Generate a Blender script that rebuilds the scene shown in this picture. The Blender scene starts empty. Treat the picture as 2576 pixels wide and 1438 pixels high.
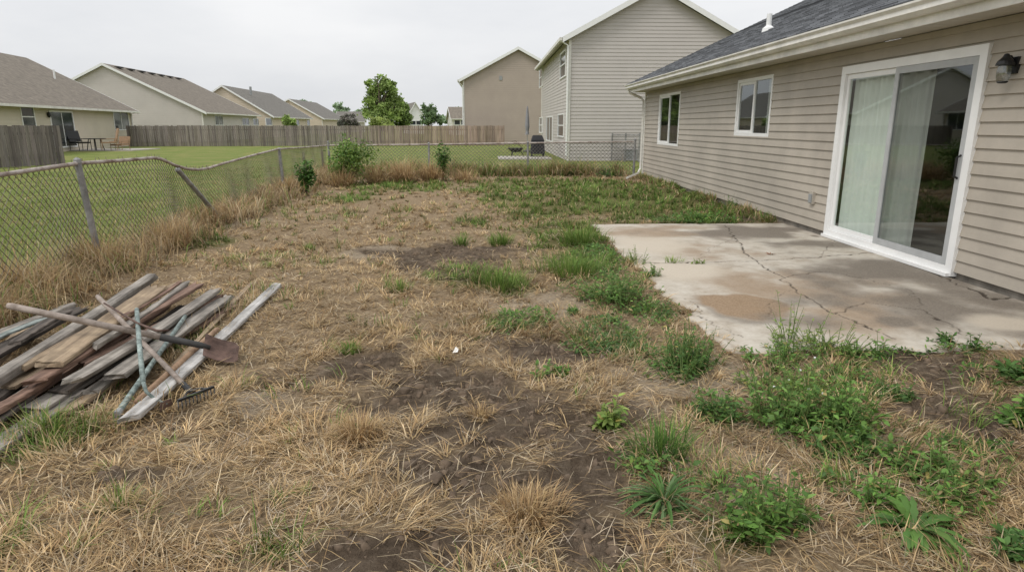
import bpy, math, random
import numpy as np
from mathutils import Vector, Matrix
random.seed(7); rng = np.random.default_rng(7)
scene = bpy.context.scene; COL = scene.collection
Z = Vector((0, 0, 1)); R = math.radians
# ------------------------------------------------------------------ survey of the place
F, CX, CY, TH, YAW, CZ = 1616.0, 1288.0, 719.0, R(14), R(2.1), 1.5
sT, cT, sY, cY = math.sin(TH), math.cos(TH), math.sin(YAW), math.cos(YAW)
def ray(px, py):
    u = (px-CX)/F; v = (CY-py)/F
    fw = cT+v*sT; up = -sT+v*cT
    return Vector((u*cY+fw*sY, -u*sY+fw*cY, up))
CAM = Vector((0, 0, CZ))
def gp(px, py, z=0.0):
    r = ray(px, py); return CAM+r*((z-CZ)/r.z)
def mpp(px, py, z=0.0):
    return ((z-CZ)/ray(px, py).z)/F
def atX(px, py, X):
    r = ray(px, py); return CAM+r*(X/r.x)
def bgp(px, py, t): return CAM+ray(px, py)*t
def CW(lat, fwd): return Vector((lat*cY+fwd*sY, -lat*sY+fwd*cY, 0))
def vplane(px, py, A, B):
    n = Vector((B.y-A.y, -(B.x-A.x), 0)); r = ray(px, py)
    return CAM+r*(n.dot(A-Vector((0, 0, 0)))/n.dot(r))
# ------------------------------------------------------------------ noise
def vn(x, y, seed=0):
    x = np.asarray(x, float); y = np.asarray(y, float)
    xi = np.floor(x).astype(np.int64); yi = np.floor(y).astype(np.int64)
    xf = x-xi; yf = y-yi
    def h(a, b):
        v = (a*374761393+b*668265263+seed*144269504) & 0xffffffff
        v = ((v ^ (v >> 13))*1274126177) & 0xffffffff
        return ((v ^ (v >> 16)) & 0xffff)/65535.0
    u = xf*xf*(3-2*xf); w = yf*yf*(3-2*yf)
    return (h(xi, yi)*(1-u)+h(xi+1, yi)*u)*(1-w)+(h(xi, yi+1)*(1-u)+h(xi+1, yi+1)*u)*w
def fbm(x, y, seed=0, o=3):
    s = 0; a = 1; t = 0
    for k in range(o):
        s = s+a*vn(np.asarray(x)*2**k, np.asarray(y)*2**k, seed+k*17); t += a; a *= .5
    return s/t
def sstep(a, b, x):
    t = np.clip((x-a)/(b-a), 0, 1); return t*t*(3-2*t)
# ------------------------------------------------------------------ mesh helpers
ORG = {}
def tag(o, label=None, cat=None, group=None, kind=None):
    if label: o['label'] = label
    if cat: o['category'] = cat
    if group: o['group'] = group
    if kind: o['kind'] = kind
    return o
def thing(name, label, cat, loc, group=None):
    o = bpy.data.objects.new(name, None); COL.objects.link(o); o.empty_display_size = .1
    o.location = loc; ORG[o.name] = Vector(loc)
    return tag(o, label, cat, group)
class MB:
    def __init__(s): s.v = []; s.f = []; s.c = []; s.cur = (1, 1, 1)
    def add(s, pts):
        i = len(s.v); s.v += [Vector(p) for p in pts]; s.c += [s.cur]*len(pts); return i
    def quad(s, a, b, c, d): i = s.add([a, b, c, d]); s.f.append((i, i+1, i+2, i+3))
    def tri(s, a, b, c): i = s.add([a, b, c]); s.f.append((i, i+1, i+2))
    def hexa(s, p):
        i = s.add(p)
        for f in ((0, 3, 2, 1), (4, 5, 6, 7), (0, 1, 5, 4), (1, 2, 6, 5), (2, 3, 7, 6), (3, 0, 4, 7)):
            s.f.append(tuple(i+k for k in f))
    def obox(s, c, ax, ay, az, hx, hy, hz):
        c = Vector(c); ax = ax*hx; ay = ay*hy; az = az*hz
        s.hexa([c-ax-ay-az, c+ax-ay-az, c+ax+ay-az, c-ax+ay-az, c-ax-ay+az, c+ax-ay+az, c+ax+ay+az, c-ax+ay+az])
    def box(s, lo, hi):
        lo = Vector(lo); hi = Vector(hi); c = (lo+hi)/2; h = (hi-lo)/2
        s.obox(c, Vector((1, 0, 0)), Vector((0, 1, 0)), Z, h.x, h.y, h.z)
    def bar(s, p, q, w, h, up=Z):
        p = Vector(p); q = Vector(q); d = (q-p); L = d.length; d.normalize()
        sd = d.cross(up)
        if sd.length < 1e-4: sd = d.cross(Vector((1, 0, 0)))
        sd.normalize(); u = sd.cross(d)
        s.obox((p+q)/2, d, sd, u, L/2, w/2, h/2)
    def extrude(s, prof, vec):   # closed profile of points pushed along vec
        n = len(prof); a = s.add(prof); b = s.add([Vector(p)+vec for p in prof])
        for k in range(n): k2 = (k+1) % n; s.f.append((a+k, a+k2, b+k2, b+k))
        s.f.append(tuple(a+k for k in range(n))[::-1]); s.f.append(tuple(b+k for k in range(n)))
    def tube(s, pts, r, n=8, cap=True):
        pts = [Vector(p) for p in pts]; rs = r if isinstance(r, (list, tuple)) else [r]*len(pts)
        rings = []
        ref = Vector((.31, .17, .93))
        for k, p in enumerate(pts):
            d = (pts[min(k+1, len(pts)-1)]-pts[max(k-1, 0)]).normalized()
            if abs(d.dot(ref)) > .98: ref = Vector((.93, .2, .1))
            a = d.cross(ref).normalized(); b = d.cross(a)
            rings.append(s.add([p+(a*math.cos(2*math.pi*j/n)+b*math.sin(2*math.pi*j/n))*rs[k] for j in range(n)]))
        for k in range(len(pts)-1):
            for j in range(n):
                j2 = (j+1) % n
                s.f.append((rings[k]+j, rings[k]+j2, rings[k+1]+j2, rings[k+1]+j))
        if cap and n > 2:
            s.f.append(tuple(rings[0]+j for j in range(n))[::-1]); s.f.append(tuple(rings[-1]+j for j in range(n)))
    def lathe(s, c, prof, n=16):
        c = Vector(c); rings = []
        for (r, z) in prof:
            rings.append(s.add([c+Vector((r*math.cos(2*math.pi*j/n), r*math.sin(2*math.pi*j/n), z)) for j in range(n)]))
        for k in range(len(prof)-1):
            for j in range(n):
                j2 = (j+1) % n
                s.f.append((rings[k]+j, rings[k]+j2, rings[k+1]+j2, rings[k+1]+j))
    def build(s, name, mat, parent=None, smooth=False, origin=None):
        if parent is not None: org = ORG[parent.name]
        elif origin is not None: org = Vector(origin)
        else:
            a = np.array([tuple(v) for v in s.v]); org = Vector(((a[:, 0].min()+a[:, 0].max())/2, (a[:, 1].min()+a[:, 1].max())/2, a[:, 2].min()))
        me = bpy.data.meshes.new(name)
        me.from_pydata([tuple(v-org) for v in s.v], [], s.f)
        at = me.attributes.new('Col', 'FLOAT_COLOR', 'POINT')
        at.data.foreach_set('color', np.array([(c[0], c[1], c[2], 1) for c in s.c], dtype=np.float32).ravel())
        if smooth: me.shade_smooth()
        o = bpy.data.objects.new(name, me); COL.objects.link(o)
        if mat: me.materials.append(mat)
        if parent is not None: o.parent = parent
        else: o.location = org
        ORG[o.name] = org
        return o
def replicate(N, nv, pat):
    flat = [i for f in pat for i in f]; lens = [len(f) for f in pat]
    loops = (np.arange(N)[:, None]*nv+np.array(flat)[None]).ravel()
    st = (np.arange(N)[:, None]*len(flat)+np.cumsum([0]+lens[:-1])[None]).ravel()
    return loops, st
def npmesh(name, co, loops, starts, col, mat, parent=None, origin=None, attr='Col'):
    co = np.asarray(co, float).reshape(-1, 3)
    if parent is not None: org = np.array(ORG[parent.name])
    elif origin is not None: org = np.array(origin, float)
    else: org = np.array([(co[:, 0].min()+co[:, 0].max())/2, (co[:, 1].min()+co[:, 1].max())/2, co[:, 2].min()])
    me = bpy.data.meshes.new(name)
    me.vertices.add(len(co)); me.vertices.foreach_set('co', (co-org).astype(np.float32).ravel())
    me.loops.add(len(loops)); me.loops.foreach_set('vertex_index', loops.astype(np.int32))
    me.polygons.add(len(starts)); me.polygons.foreach_set('loop_start', starts.astype(np.int32))
    me.update(calc_edges=True)
    a = me.attributes.new(attr, 'FLOAT_COLOR', 'POINT')
    c4 = np.ones((len(co), 4), np.float32); c4[:, :col.shape[1]] = col
    a.data.foreach_set('color', c4.ravel())
    if mat: me.materials.append(mat)
    o = bpy.data.objects.new(name, me); COL.objects.link(o)
    if parent is not None: o.parent = parent
    else: o.location = Vector(org)
    ORG[o.name] = Vector(org)
    return o
# ------------------------------------------------------------------ materials
def newmat(name):
    m = bpy.data.materials.new(name); m.use_nodes = True; nt = m.node_tree; nt.nodes.clear()
    return m, nt, nt.nodes.new, nt.links.new
def ramp(nt, stops):
    r = nt.nodes.new('ShaderNodeValToRGB'); e = r.color_ramp.elements
    e[0].position, e[0].color = stops[0][0], (*stops[0][1], 1); e[1].position, e[1].color = stops[-1][0], (*stops[-1][1], 1)
    for p, c in stops[1:-1]:
        x = e.new(p); x.color = (*c, 1)
    return r
def pmat(name, c, rough=.6, var=.15, scale=6, bump=0, bscale=40, metal=0, spec=.35, stretch=(1, 1, 1), useCol=False, c2=None, lo=.3, hi=.7, grime=0, gscale=3):
    m, nt, N, Lk = newmat(name)
    tc = N('ShaderNodeTexCoord'); mp = N('ShaderNodeMapping'); mp.inputs['Scale'].default_value = stretch
    Lk(tc.outputs['Object'], mp.inputs['Vector'])
    no = N('ShaderNodeTexNoise'); no.inputs['Scale'].default_value = scale; no.inputs['Detail'].default_value = 6
    no.inputs['Roughness'].default_value = .65
    Lk(mp.outputs[0], no.inputs['Vector'])
    ca = tuple(x*(1-var) for x in c); cb = c2 or tuple(min(1, x*(1+var)) for x in c)
    rp = ramp(nt, [(lo, ca), (hi, cb)]); Lk(no.outputs['Fac'], rp.inputs[0])
    out = rp.outputs[0]
    if grime:
        n3 = N('ShaderNodeTexNoise'); n3.inputs['Scale'].default_value = gscale; n3.inputs['Detail'].default_value = 7; n3.inputs['Roughness'].default_value = .7
        Lk(tc.outputs['Object'], n3.inputs['Vector']); r3 = ramp(nt, [(.32, (1-grime, 1-grime, 1-grime)), (.62, (1.08, 1.08, 1.08))]); Lk(n3.outputs['Fac'], r3.inputs[0])
        mg = N('ShaderNodeMixRGB'); mg.blend_type = 'MULTIPLY'; mg.inputs[0].default_value = 1; Lk(out, mg.inputs[1]); Lk(r3.outputs[0], mg.inputs[2]); out = mg.outputs[0]
    if useCol:
        at = N('ShaderNodeAttribute'); at.attribute_name = 'Col'
        mx = N('ShaderNodeMixRGB'); mx.blend_type = 'MULTIPLY'; mx.inputs[0].default_value = 1
        Lk(out, mx.inputs[1]); Lk(at.outputs['Color'], mx.inputs[2]); out = mx.outputs[0]
    b = N('ShaderNodeBsdfPrincipled'); b.inputs['Roughness'].default_value = rough; b.inputs['Metallic'].default_value = metal
    b.inputs['Specular IOR Level'].default_value = spec
    Lk(out, b.inputs['Base Color'])
    if bump:
        n2 = N('ShaderNodeTexNoise'); n2.inputs['Scale'].default_value = bscale; n2.inputs['Detail'].default_value = 4
        Lk(mp.outputs[0], n2.inputs['Vector'])
        bp = N('ShaderNodeBump'); bp.inputs['Strength'].default_value = bump; bp.inputs['Distance'].default_value = .01
        Lk(n2.outputs['Fac'], bp.inputs['Height']); Lk(bp.outputs[0], b.inputs['Normal'])
    o = N('ShaderNodeOutputMaterial'); Lk(b.outputs[0], o.inputs[0])
    return m
def leafmat(name, trans=.25, rough=.6, spec=.2):
    m, nt, N, Lk = newmat(name)
    at = N('ShaderNodeAttribute'); at.attribute_name = 'Col'
    b = N('ShaderNodeBsdfPrincipled'); b.inputs['Roughness'].default_value = rough; b.inputs['Specular IOR Level'].default_value = spec
    t = N('ShaderNodeBsdfTranslucent'); mx = N('ShaderNodeMixShader'); mx.inputs[0].default_value = trans
    Lk(at.outputs['Color'], b.inputs['Base Color']); Lk(at.outputs['Color'], t.inputs['Color'])
    Lk(b.outputs[0], mx.inputs[1]); Lk(t.outputs[0], mx.inputs[2])
    o = N('ShaderNodeOutputMaterial'); Lk(mx.outputs[0], o.inputs[0]); return m
def glassmat(name, tint, extra=.08):
    m, nt, N, Lk = newmat(name)
    lw = N('ShaderNodeLayerWeight'); lw.inputs[0].default_value = .5
    pw = N('ShaderNodeMath'); pw.operation = 'POWER'; pw.inputs[1].default_value = 4.0
    ml = N('ShaderNodeMath'); ml.operation = 'MULTIPLY_ADD'; ml.inputs[1].default_value = .55; ml.inputs[2].default_value = extra; ml.use_clamp = True
    t = N('ShaderNodeBsdfTransparent'); t.inputs[0].default_value = (*tint, 1)
    g = N('ShaderNodeBsdfGlossy'); g.inputs['Roughness'].default_value = .02; g.inputs['Color'].default_value = (.9, .95, .95, 1)
    mx = N('ShaderNodeMixShader'); Lk(lw.outputs['Facing'], pw.inputs[0]); Lk(pw.outputs[0], ml.inputs[0]); Lk(ml.outputs[0], mx.inputs[0])
    Lk(t.outputs[0], mx.inputs[1]); Lk(g.outputs[0], mx.inputs[2])
    o = N('ShaderNodeOutputMaterial'); Lk(mx.outputs[0], o.inputs[0]); return m
def shingle(name, c, axis_along, slope_axis):
    # brick courses: x runs along the eave, y runs up the slope
    m, nt, N, Lk = newmat(name)
    tc = N('ShaderNodeTexCoord'); sx = N('ShaderNodeSeparateXYZ'); cb = N('ShaderNodeCombineXYZ')
    Lk(tc.outputs['Object'], sx.inputs[0])
    Lk(sx.outputs[axis_along], cb.inputs[0]); Lk(sx.outputs[slope_axis], cb.inputs[1])
    br = N('ShaderNodeTexBrick'); br.inputs['Scale'].default_value = 1; br.inputs['Brick Width'].default_value = .3; br.inputs['Row Height'].default_value = .13
    br.inputs['Mortar Size'].default_value = .008; br.inputs['Mortar Smooth'].default_value = .3; br.inputs['Bias'].default_value = 0
    br.inputs['Color1'].default_value = (*[x*.6 for x in c], 1); br.inputs['Color2'].default_value = (*[x*1.5 for x in c], 1); br.inputs['Mortar'].default_value = (*[x*.35 for x in c], 1)
    Lk(cb.outputs[0], br.inputs['Vector'])
    no = N('ShaderNodeTexNoise'); no.inputs['Scale'].default_value = 3; no.inputs['Detail'].default_value = 8; Lk(tc.outputs['Object'], no.inputs['Vector'])
    rp = ramp(nt, [(.3, (.75, .75, .75)), (.7, (1.2, 1.2, 1.2))]); Lk(no.outputs['Fac'], rp.inputs[0])
    mx = N('ShaderNodeMixRGB'); mx.blend_type = 'MULTIPLY'; mx.inputs[0].default_value = 1; Lk(br.outputs['Color'], mx.inputs[1]); Lk(rp.outputs[0], mx.inputs[2])
    b = N('ShaderNodeBsdfPrincipled'); b.inputs['Roughness'].default_value = .9; b.inputs['Specular IOR Level'].default_value = .2
    Lk(mx.outputs[0], b.inputs['Base Color'])
    bp = N('ShaderNodeBump'); bp.inputs['Strength'].default_value = .6; bp.inputs['Distance'].default_value = .01; bp.invert = True
    Lk(br.outputs['Fac'], bp.inputs['Height']); Lk(bp.outputs[0], b.inputs['Normal'])
    o = N('ShaderNodeOutputMaterial'); Lk(b.outputs[0], o.inputs[0]); return m
MT = {}
MT['siding_taupe'] = pmat('siding_taupe', (.40, .357, .297), .5, .07, 1.2, .1, 60, grime=.14, gscale=.9)
MT['siding_grey'] = pmat('siding_grey', (.50, .465, .435), .6, .05, .8)
MT['siding_tan'] = pmat('siding_tan', (.41, .345, .29), .6, .06, .8)
MT['siding_cream'] = pmat('siding_cream', (.55, .49, .39), .6, .06, .8)
MT['siding_pale'] = pmat('siding_pale', (.53, .49, .455), .6, .06, .8)
MT['siding_beige'] = pmat('siding_beige', (.60, .51, .405), .6, .06, .8)
MT['white'] = pmat('white_vinyl', (.80, .80, .785), .4, .04, 5)
MT['white_dirty'] = pmat('white_aluminium', (.70, .68, .63), .45, .12, 2.5, grime=.15, gscale=2)
MT['soffit'] = pmat('soffit_vinyl', (.56, .53, .47), .6, .06, 2)
MT['roof_dark'] = shingle('charcoal_shingles', (.12, .125, .135), 1, 0)
MT['roof_brown'] = pmat('brown_shingles', (.20, .172, .138), .9, .25, 3, .4, 14, grime=.3, gscale=5)
MT['roof_grey'] = pmat('grey_shingles', (.185, .172, .152), .9, .25, 3, .4, 14, grime=.3, gscale=5)
MT['concrete'] = pmat('concrete', (.42, .39, .34), .85, .15, 5, .3, 60)
MT['foundation'] = pmat('foundation', (.27, .24, .20), .9, .3, 4, .3, 40, grime=.5)
MT['dark_pane'] = pmat('dark_glass', (.04, .046, .05), .06, .3, 1.5, spec=.6)
MT['glass'] = glassmat('clear_glass', (.86, .90, .88), .16)
MT['screen_glass'] = glassmat('screened_glass', (.56, .58, .57), .12)
MT['interior'] = pmat('interior_wall', (.09, .085, .08), .9, .2, 1)
MT['blind'] = pmat('blind_fabric', (.78, .81, .76), .7, .05, 3)
MT['curtain'] = pmat('curtain_fabric', (.45, .45, .43), .8, .1, 3)
MT['black_metal'] = pmat('black_metal', (.02, .02, .02), .4, .2, 10)
MT['black_cloth'] = pmat('black_cloth', (.025, .025, .028), .7, .2, 10)
MT['galv'] = pmat('galvanised_steel', (.30, .295, .29), .5, .35, 9, .2, 60, metal=.3, grime=.35, gscale=6)
MT['rust_rail'] = pmat('rusty_pipe', (.24, .15, .105), .7, .4, 6, .3, 60, c2=(.46, .41, .37), metal=.1, lo=.32, hi=.58)
MT['wire'] = pmat('weathered_wire', (.13, .095, .07), .6, .3, 3, metal=.1, c2=(.27, .235, .20))
MT['wire_grey'] = pmat('grey_wire', (.11, .095, .08), .6, .3, 3, metal=.1, c2=(.20, .185, .17))
WS = (.06, 1, 1)
MT['wood_grey'] = pmat('weathered_grey_wood', (.20, .172, .145), .85, .4, 26, .7, 40, stretch=WS, c2=(.42, .38, .33), grime=.55, gscale=4)
MT['wood_brown'] = pmat('brown_wood', (.235, .165, .105), .8, .4, 26, .7, 40, stretch=WS, c2=(.45, .34, .225), grime=.45, gscale=4)
MT['wood_red'] = pmat('red_brown_wood', (.16, .085, .058), .8, .4, 26, .7, 40, stretch=WS, c2=(.32, .205, .15), grime=.55, gscale=4)
MT['wood_dark'] = pmat('dark_rotten_wood', (.045, .038, .033), .9, .4, 26, .7, 40, stretch=WS, c2=(.17, .14, .115), grime=.6, gscale=4)
MT['wood_white'] = pmat('bleached_white_wood', (.36, .34, .315), .85, .35, 26, .6, 40, stretch=WS, c2=(.62, .60, .57), grime=.45, gscale=4)
MT['wood_teal'] = pmat('faded_teal_paint', (.20, .24, .22), .85, .3, 26, .5, 40, stretch=WS, c2=(.38, .42, .39), grime=.6, gscale=6)
MT['handle_grey'] = pmat('worn_handle_wood', (.27, .215, .175), .75, .25, 14, .3, 60, c2=(.46, .39, .34))
MT['handle_brown'] = pmat('brown_handle_wood', (.26, .15, .085), .7, .3, 14, .3, 60, c2=(.42, .28, .18))
MT['teal_paint'] = pmat('chipped_teal_paint', (.20, .26, .24), .6, .3, 20, .3, 60, c2=(.36, .43, .40), grime=.5, gscale=20)
MT['rust'] = pmat('rusted_steel', (.085, .052, .042), .7, .4, 12, .4, 50, metal=.2, c2=(.19, .12, .095))
MT['fence_wood'] = pmat('fence_boards', (.20, .172, .15), .9, .3, 14, .3, 40, stretch=(1, 1, .08), useCol=True, c2=(.30, .265, .235))
MT['leaf'] = leafmat('leaves', .35, .5, .3)
MT['grass'] = leafmat('grass_blades', .25, .7, .15)
MT['stem'] = pmat('green_stem', (.12, .18, .05), .7, .2, 20)
MT['bark'] = pmat('bark', (.12, .09, .07), .9, .3, 20, .5, 40)
MT['soil'] = pmat('soil_clods', (.13, .094, .064), .95, .4, 12, .4, 80)
MT['tan_fabric'] = pmat('tan_fabric', (.36, .24, .15), .8, .1, 8)
MT['grey_plastic'] = pmat('grey_plastic', (.30, .31, .31), .5, .1, 6)
MT['beige_plastic'] = pmat('beige_plastic', (.45, .41, .35), .5, .1, 6)
MT['paper'] = pmat('white_paper', (.75, .75, .72), .7, .05, 20)
MT['dead_leaf'] = pmat('dead_leaf', (.22, .10, .05), .8, .3, 30)
MT['ashes'] = pmat('sooty_steel', (.04, .038, .036), .7, .3, 10)
MT['canvas'] = pmat('grey_canvas', (.26, .26, .28), .8, .1, 6)
MT['lamp_glass'] = glassmat('lamp_glass', (.7, .7, .68), .12)
MT['bulb'] = pmat('frosted_bulb', (.45, .45, .43), .4, .05, 6)
MT['grey_trim'] = pmat('grey_aluminium', (.42, .43, .43), .45, .1, 6)
# ------------------------------------------------------------------ camera, light, world
cam = bpy.data.cameras.new('camera'); co_ = bpy.data.objects.new('camera', cam); COL.objects.link(co_)
co_.location = CAM; co_.rotation_euler = (R(90)-TH, 0, -YAW); cam.lens = F/2576*36; cam.sensor_width = 36; cam.clip_end = 3000; cam.clip_start = .05
scene.camera = co_
sd = Vector((-.50, -.36, .79)).normalized()
sun = bpy.data.lights.new('sun', 'SUN'); sun.energy = 1.5; sun.angle = R(18); sun.color = (1, .965, .92)
so = bpy.data.objects.new('sun', sun); COL.objects.link(so); so.rotation_euler = (-sd).to_track_quat('-Z', 'Y').to_euler(); so.location = (0, 0, 30)
w = bpy.data.worlds.new('World'); scene.world = w; w.use_nodes = True; nt = w.node_tree; nt.nodes.clear(); N = nt.nodes.new; Lk = nt.links.new
sk = N('ShaderNodeTexSky'); sk.sky_type = 'NISHITA'; sk.sun_disc = False; sk.sun_elevation = math.asin(sd.z); sk.sun_rotation = math.atan2(sd.x, sd.y)
hs = N('ShaderNodeHueSaturation'); hs.inputs['Saturation'].default_value = .2; Lk(sk.outputs[0], hs.inputs['Color'])
tc = N('ShaderNodeTexCoord'); mp = N('ShaderNodeMapping'); mp.inputs['Scale'].default_value = (1, 1, 3.2); Lk(tc.outputs['Generated'], mp.inputs[0])
no = N('ShaderNodeTexNoise'); no.inputs['Scale'].default_value = 1.9; no.inputs['Detail'].default_value = 6; no.inputs['Roughness'].default_value = .55; Lk(mp.outputs[0], no.inputs['Vector'])
rp = ramp(nt, [(.3, (.73, .75, .785)), (.7, (.93, .935, .945))]); Lk(no.outputs['Fac'], rp.inputs[0])
# an overcast sky is brighter overhead than at the horizon
sz_ = N('ShaderNodeSeparateXYZ'); Lk(tc.outputs['Generated'], sz_.inputs[0])
cl_ = N('ShaderNodeMath'); cl_.operation = 'MAXIMUM'; cl_.inputs[1].default_value = 0; Lk(sz_.outputs[2], cl_.inputs[0])
gr_ = N('ShaderNodeMath'); gr_.operation = 'MULTIPLY_ADD'; gr_.inputs[1].default_value = 7.0; gr_.inputs[2].default_value = 9.4; Lk(cl_.outputs[0], gr_.inputs[0])
vm = N('ShaderNodeVectorMath'); vm.operation = 'SCALE'; Lk(gr_.outputs[0], vm.inputs['Scale']); Lk(rp.outputs[0], vm.inputs[0])
mx = N('ShaderNodeMixRGB'); mx.inputs[0].default_value = .9; Lk(hs.outputs[0], mx.inputs[1]); Lk(vm.outputs[0], mx.inputs[2])
bg = N('ShaderNodeBackground'); bg.inputs[1].default_value = .1; Lk(mx.outputs[0], bg.inputs[0])
wo = N('ShaderNodeOutputWorld'); Lk(bg.outputs[0], wo.inputs[0])
scene.view_settings.view_transform = 'Standard'
# ------------------------------------------------------------------ key lines of the plot
WX = 4.62; HY0, HY1 = -3.0, 19.35
PX0, PX1, PY0, PY1 = 1.60, 4.6, 4.03, 9.75; PZ = .035
FA = Vector((-4.19, 5.76, 0)); FB = Vector((-5.05, 20.6, 0))
def fence_x(y): return FA.x+(y-FA.y)*(FB.x-FA.x)/(FB.y-FA.y)
FC = Vector((4.55, 20.2, 0))
def inyard(x, y):
    by = FB.y+(x-FB.x)*(FC.y-FB.y)/(FC.x-FB.x)
    return (x > fence_x(y)) & (y < by)
def blobs(lst):
    out = []
    for (px, py, rx, ry) in lst:
        c = gp(px, py); m = mpp(px, py); a = gp(px, py-ry); b = gp(px, py+ry)
        out.append((c.x, c.y, rx*m, (a.y-b.y)/2))
    return out
DIRT = blobs([(930, 930, 200, 60), (1130, 980, 340, 115), (1300, 1090, 280, 130), (1450, 1200, 160, 135), (1130, 642, 180, 34), (1000, 1400, 190, 60), (2400, 935, 230, 65), (2480, 1060, 180, 70), (1500, 1340, 110, 60), (1270, 625, 90, 16), (300, 1200, 110, 30), (1330, 900, 160, 50), (960, 1040, 200, 70), (450, 1060, 60, 20), (1180, 1180, 170, 60), (1910, 548, 90, 9), (2150, 890, 160, 14)])
LIGHT = blobs([(640, 1010, 100, 45), (1370, 760, 140, 60), (1730, 950, 180, 65), (950, 635, 110, 22), (1900, 1180, 170, 80), (1600, 1010, 100, 45), (1310, 470, 120, 15), (2200, 1120, 120, 50), (560, 560, 120, 20), (1750, 1150, 120, 50)])
GREEN = blobs([(1600, 500, 280, 52), (1770, 540, 140, 22), (1430, 585, 110, 50), (1400, 465, 220, 18), (1180, 700, 160, 28), (880, 500, 60, 14), (530, 612, 60, 16), (120, 1110, 110, 40), (60, 1350, 60, 50), (1470, 660, 110, 34), (1850, 1350, 110, 50), (1000, 470, 150, 12), (1230, 480, 80, 10), (480, 860, 40, 40), (2420, 1080, 80, 40), (1550, 600, 40, 30), (1330, 540, 90, 16), (1290, 720, 80, 22), (1300, 500, 100, 14), (1180, 560, 50, 10), (700, 1380, 60, 30)])
WEEDY = blobs([(1560, 735, 120, 48), (1540, 850, 120, 42), (1710, 900, 110, 52), (1640, 800, 60, 55), (1960, 900, 120, 34), (2080, 900, 140, 55), (2010, 980, 130, 50), (2060, 1060, 165, 80), (2200, 960, 90, 40), (2170, 1130, 115, 50), (2370, 1210, 125, 70), (1940, 1290, 115, 80), (2300, 1310, 140, 70), (2520, 950, 105, 42), (2560, 1060, 65, 65), (1800, 1040, 70, 42), (1740, 545, 110, 24), (1310, 805, 75, 28), (2560, 1350, 95, 75), (2340, 890, 120, 16), (1900, 500, 60, 10), (1490, 650, 60, 40), (2110, 1220, 90, 40), (2450, 1140, 90, 40), (1830, 930, 60, 30), (1650, 1180, 90, 50)])
PILEG = blobs([(110, 1110, 140, 40), (400, 1030, 60, 24), (480, 865, 45, 45), (610, 780, 26, 50), (250, 720, 120, 20), (60, 800, 80, 30), (270, 1060, 60, 25)])
def mask(bl, x, y, seed, amp=.55):
    m = np.zeros(np.shape(x))
    n = (fbm(np.asarray(x)/.45, np.asarray(y)/.45, seed, 4)-.5)*2*amp
    for (cx, cy, rx, ry) in bl:
        d = np.sqrt(((x-cx)/rx)**2+((y-cy)/ry)**2)
        m = np.maximum(m, sstep(-.25, .45, 1-d+n))
    return m
DA = 1.0
def gz(x, y):
    x = np.asarray(x, float); y = np.asarray(y, float)
    near = sstep(28, 18, y)*sstep(-9, -5, x)
    h = ((fbm(x/1.4, y/1.4, 3, 2)-.5)*.08+(fbm(x/.32, y/.32, 9, 2)-.5)*.04)*near
    d = mask(DIRT, x, y, 31, DA)
    cl = np.abs(fbm(x/.2, y/.2, 14, 4)-.5)*2
    lump = sstep(.5, .72, fbm(x/.17, y/.17, 16, 2))*sstep(.42, .6, fbm(x/.6, y/.6, 18, 2))
    h = h-.018*d*near+d*near*((fbm(x/.4, y/.4, 15, 2)-.5)*.09+(.35-cl)*.06+.035*lump)
    flat = sstep(PX0-.5, PX0, x)*sstep(PY0-.5, PY0, y)*sstep(PY1+.5, PY1, y)
    h = h*(1-.75*flat)+.018*flat
    inp = sstep(PX0+.12, PX0+.34, x)*sstep(PY0+.14, PY0+.36, y)*sstep(PY1-.10, PY1-.3, y)
    return h*(1-inp)-.06*inp
def gz1(x, y): return float(gz(np.array([x]), np.array([y]))[0])
# ------------------------------------------------------------------ ground sheet
xs = np.concatenate([[-900, -400, -200, -120, -80, -60, -50, -40], np.arange(-34, -8, 1.0), np.arange(-7.5, -3, .06), np.arange(-3, 3.6, .025), np.arange(3.62, 5.2, .06), [5.6, 6.5, 8, 11, 16, 24, 40, 70, 140, 400, 900]])
ys = np.concatenate([[-200, -80, -30, -10, -4, -1, 0], np.arange(.6, 8.4, .025), np.arange(8.43, 21.4, .06), np.arange(22, 32, .6), np.arange(33, 62, 2.5), [70, 85, 110, 150, 220, 400, 800, 1500]])
gx, gy = np.meshgrid(xs, ys); fx, fy = gx.ravel(), gy.ravel()
yard = inyard(fx, fy).astype(float)
g_d = mask(DIRT, fx, fy, 31, DA)*yard; g_g = mask(GREEN, fx, fy, 41)*yard; g_l = mask(LIGHT, fx, fy, 51)*yard
nx, ny = len(xs), len(ys)
ii = (np.arange(ny-1)[:, None]*nx+np.arange(nx-1)[None]).ravel()
lo = np.stack([ii, ii+1, ii+nx+1, ii+nx], 1).ravel()
m, nt, N, Lk = newmat('ground_soil_and_turf')
tc = N('ShaderNodeTexCoord')
def nz(scale, det=6, rough=.6):
    n = N('ShaderNodeTexNoise'); n.inputs['Scale'].default_value = scale; n.inputs['Detail'].default_value = det; n.inputs['Roughness'].default_value = rough
    Lk(tc.outputs['Object'], n.inputs['Vector']); return n.outputs['Fac']
def mixc(f, a, b):
    x = N('ShaderNodeMixRGB'); Lk(f, x.inputs[0]); Lk(a, x.inputs[1]); Lk(b, x.inputs[2]); return x.outputs[0]
def rmp(f, st):
    r = ramp(nt, st); Lk(f, r.inputs[0]); return r.outputs[0]
at = N('ShaderNodeAttribute'); at.attribute_name = 'Mask'
sp = N('ShaderNodeSeparateColor'); Lk(at.outputs['Color'], sp.inputs[0])
fine, mid, big = nz(38, 8, .7), nz(7, 9, .75), nz(.8)
straw = rmp(fine, [(.25, (.13, .092, .055)), (.5, (.30, .22, .135)), (.75, (.52, .40, .255))])
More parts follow.
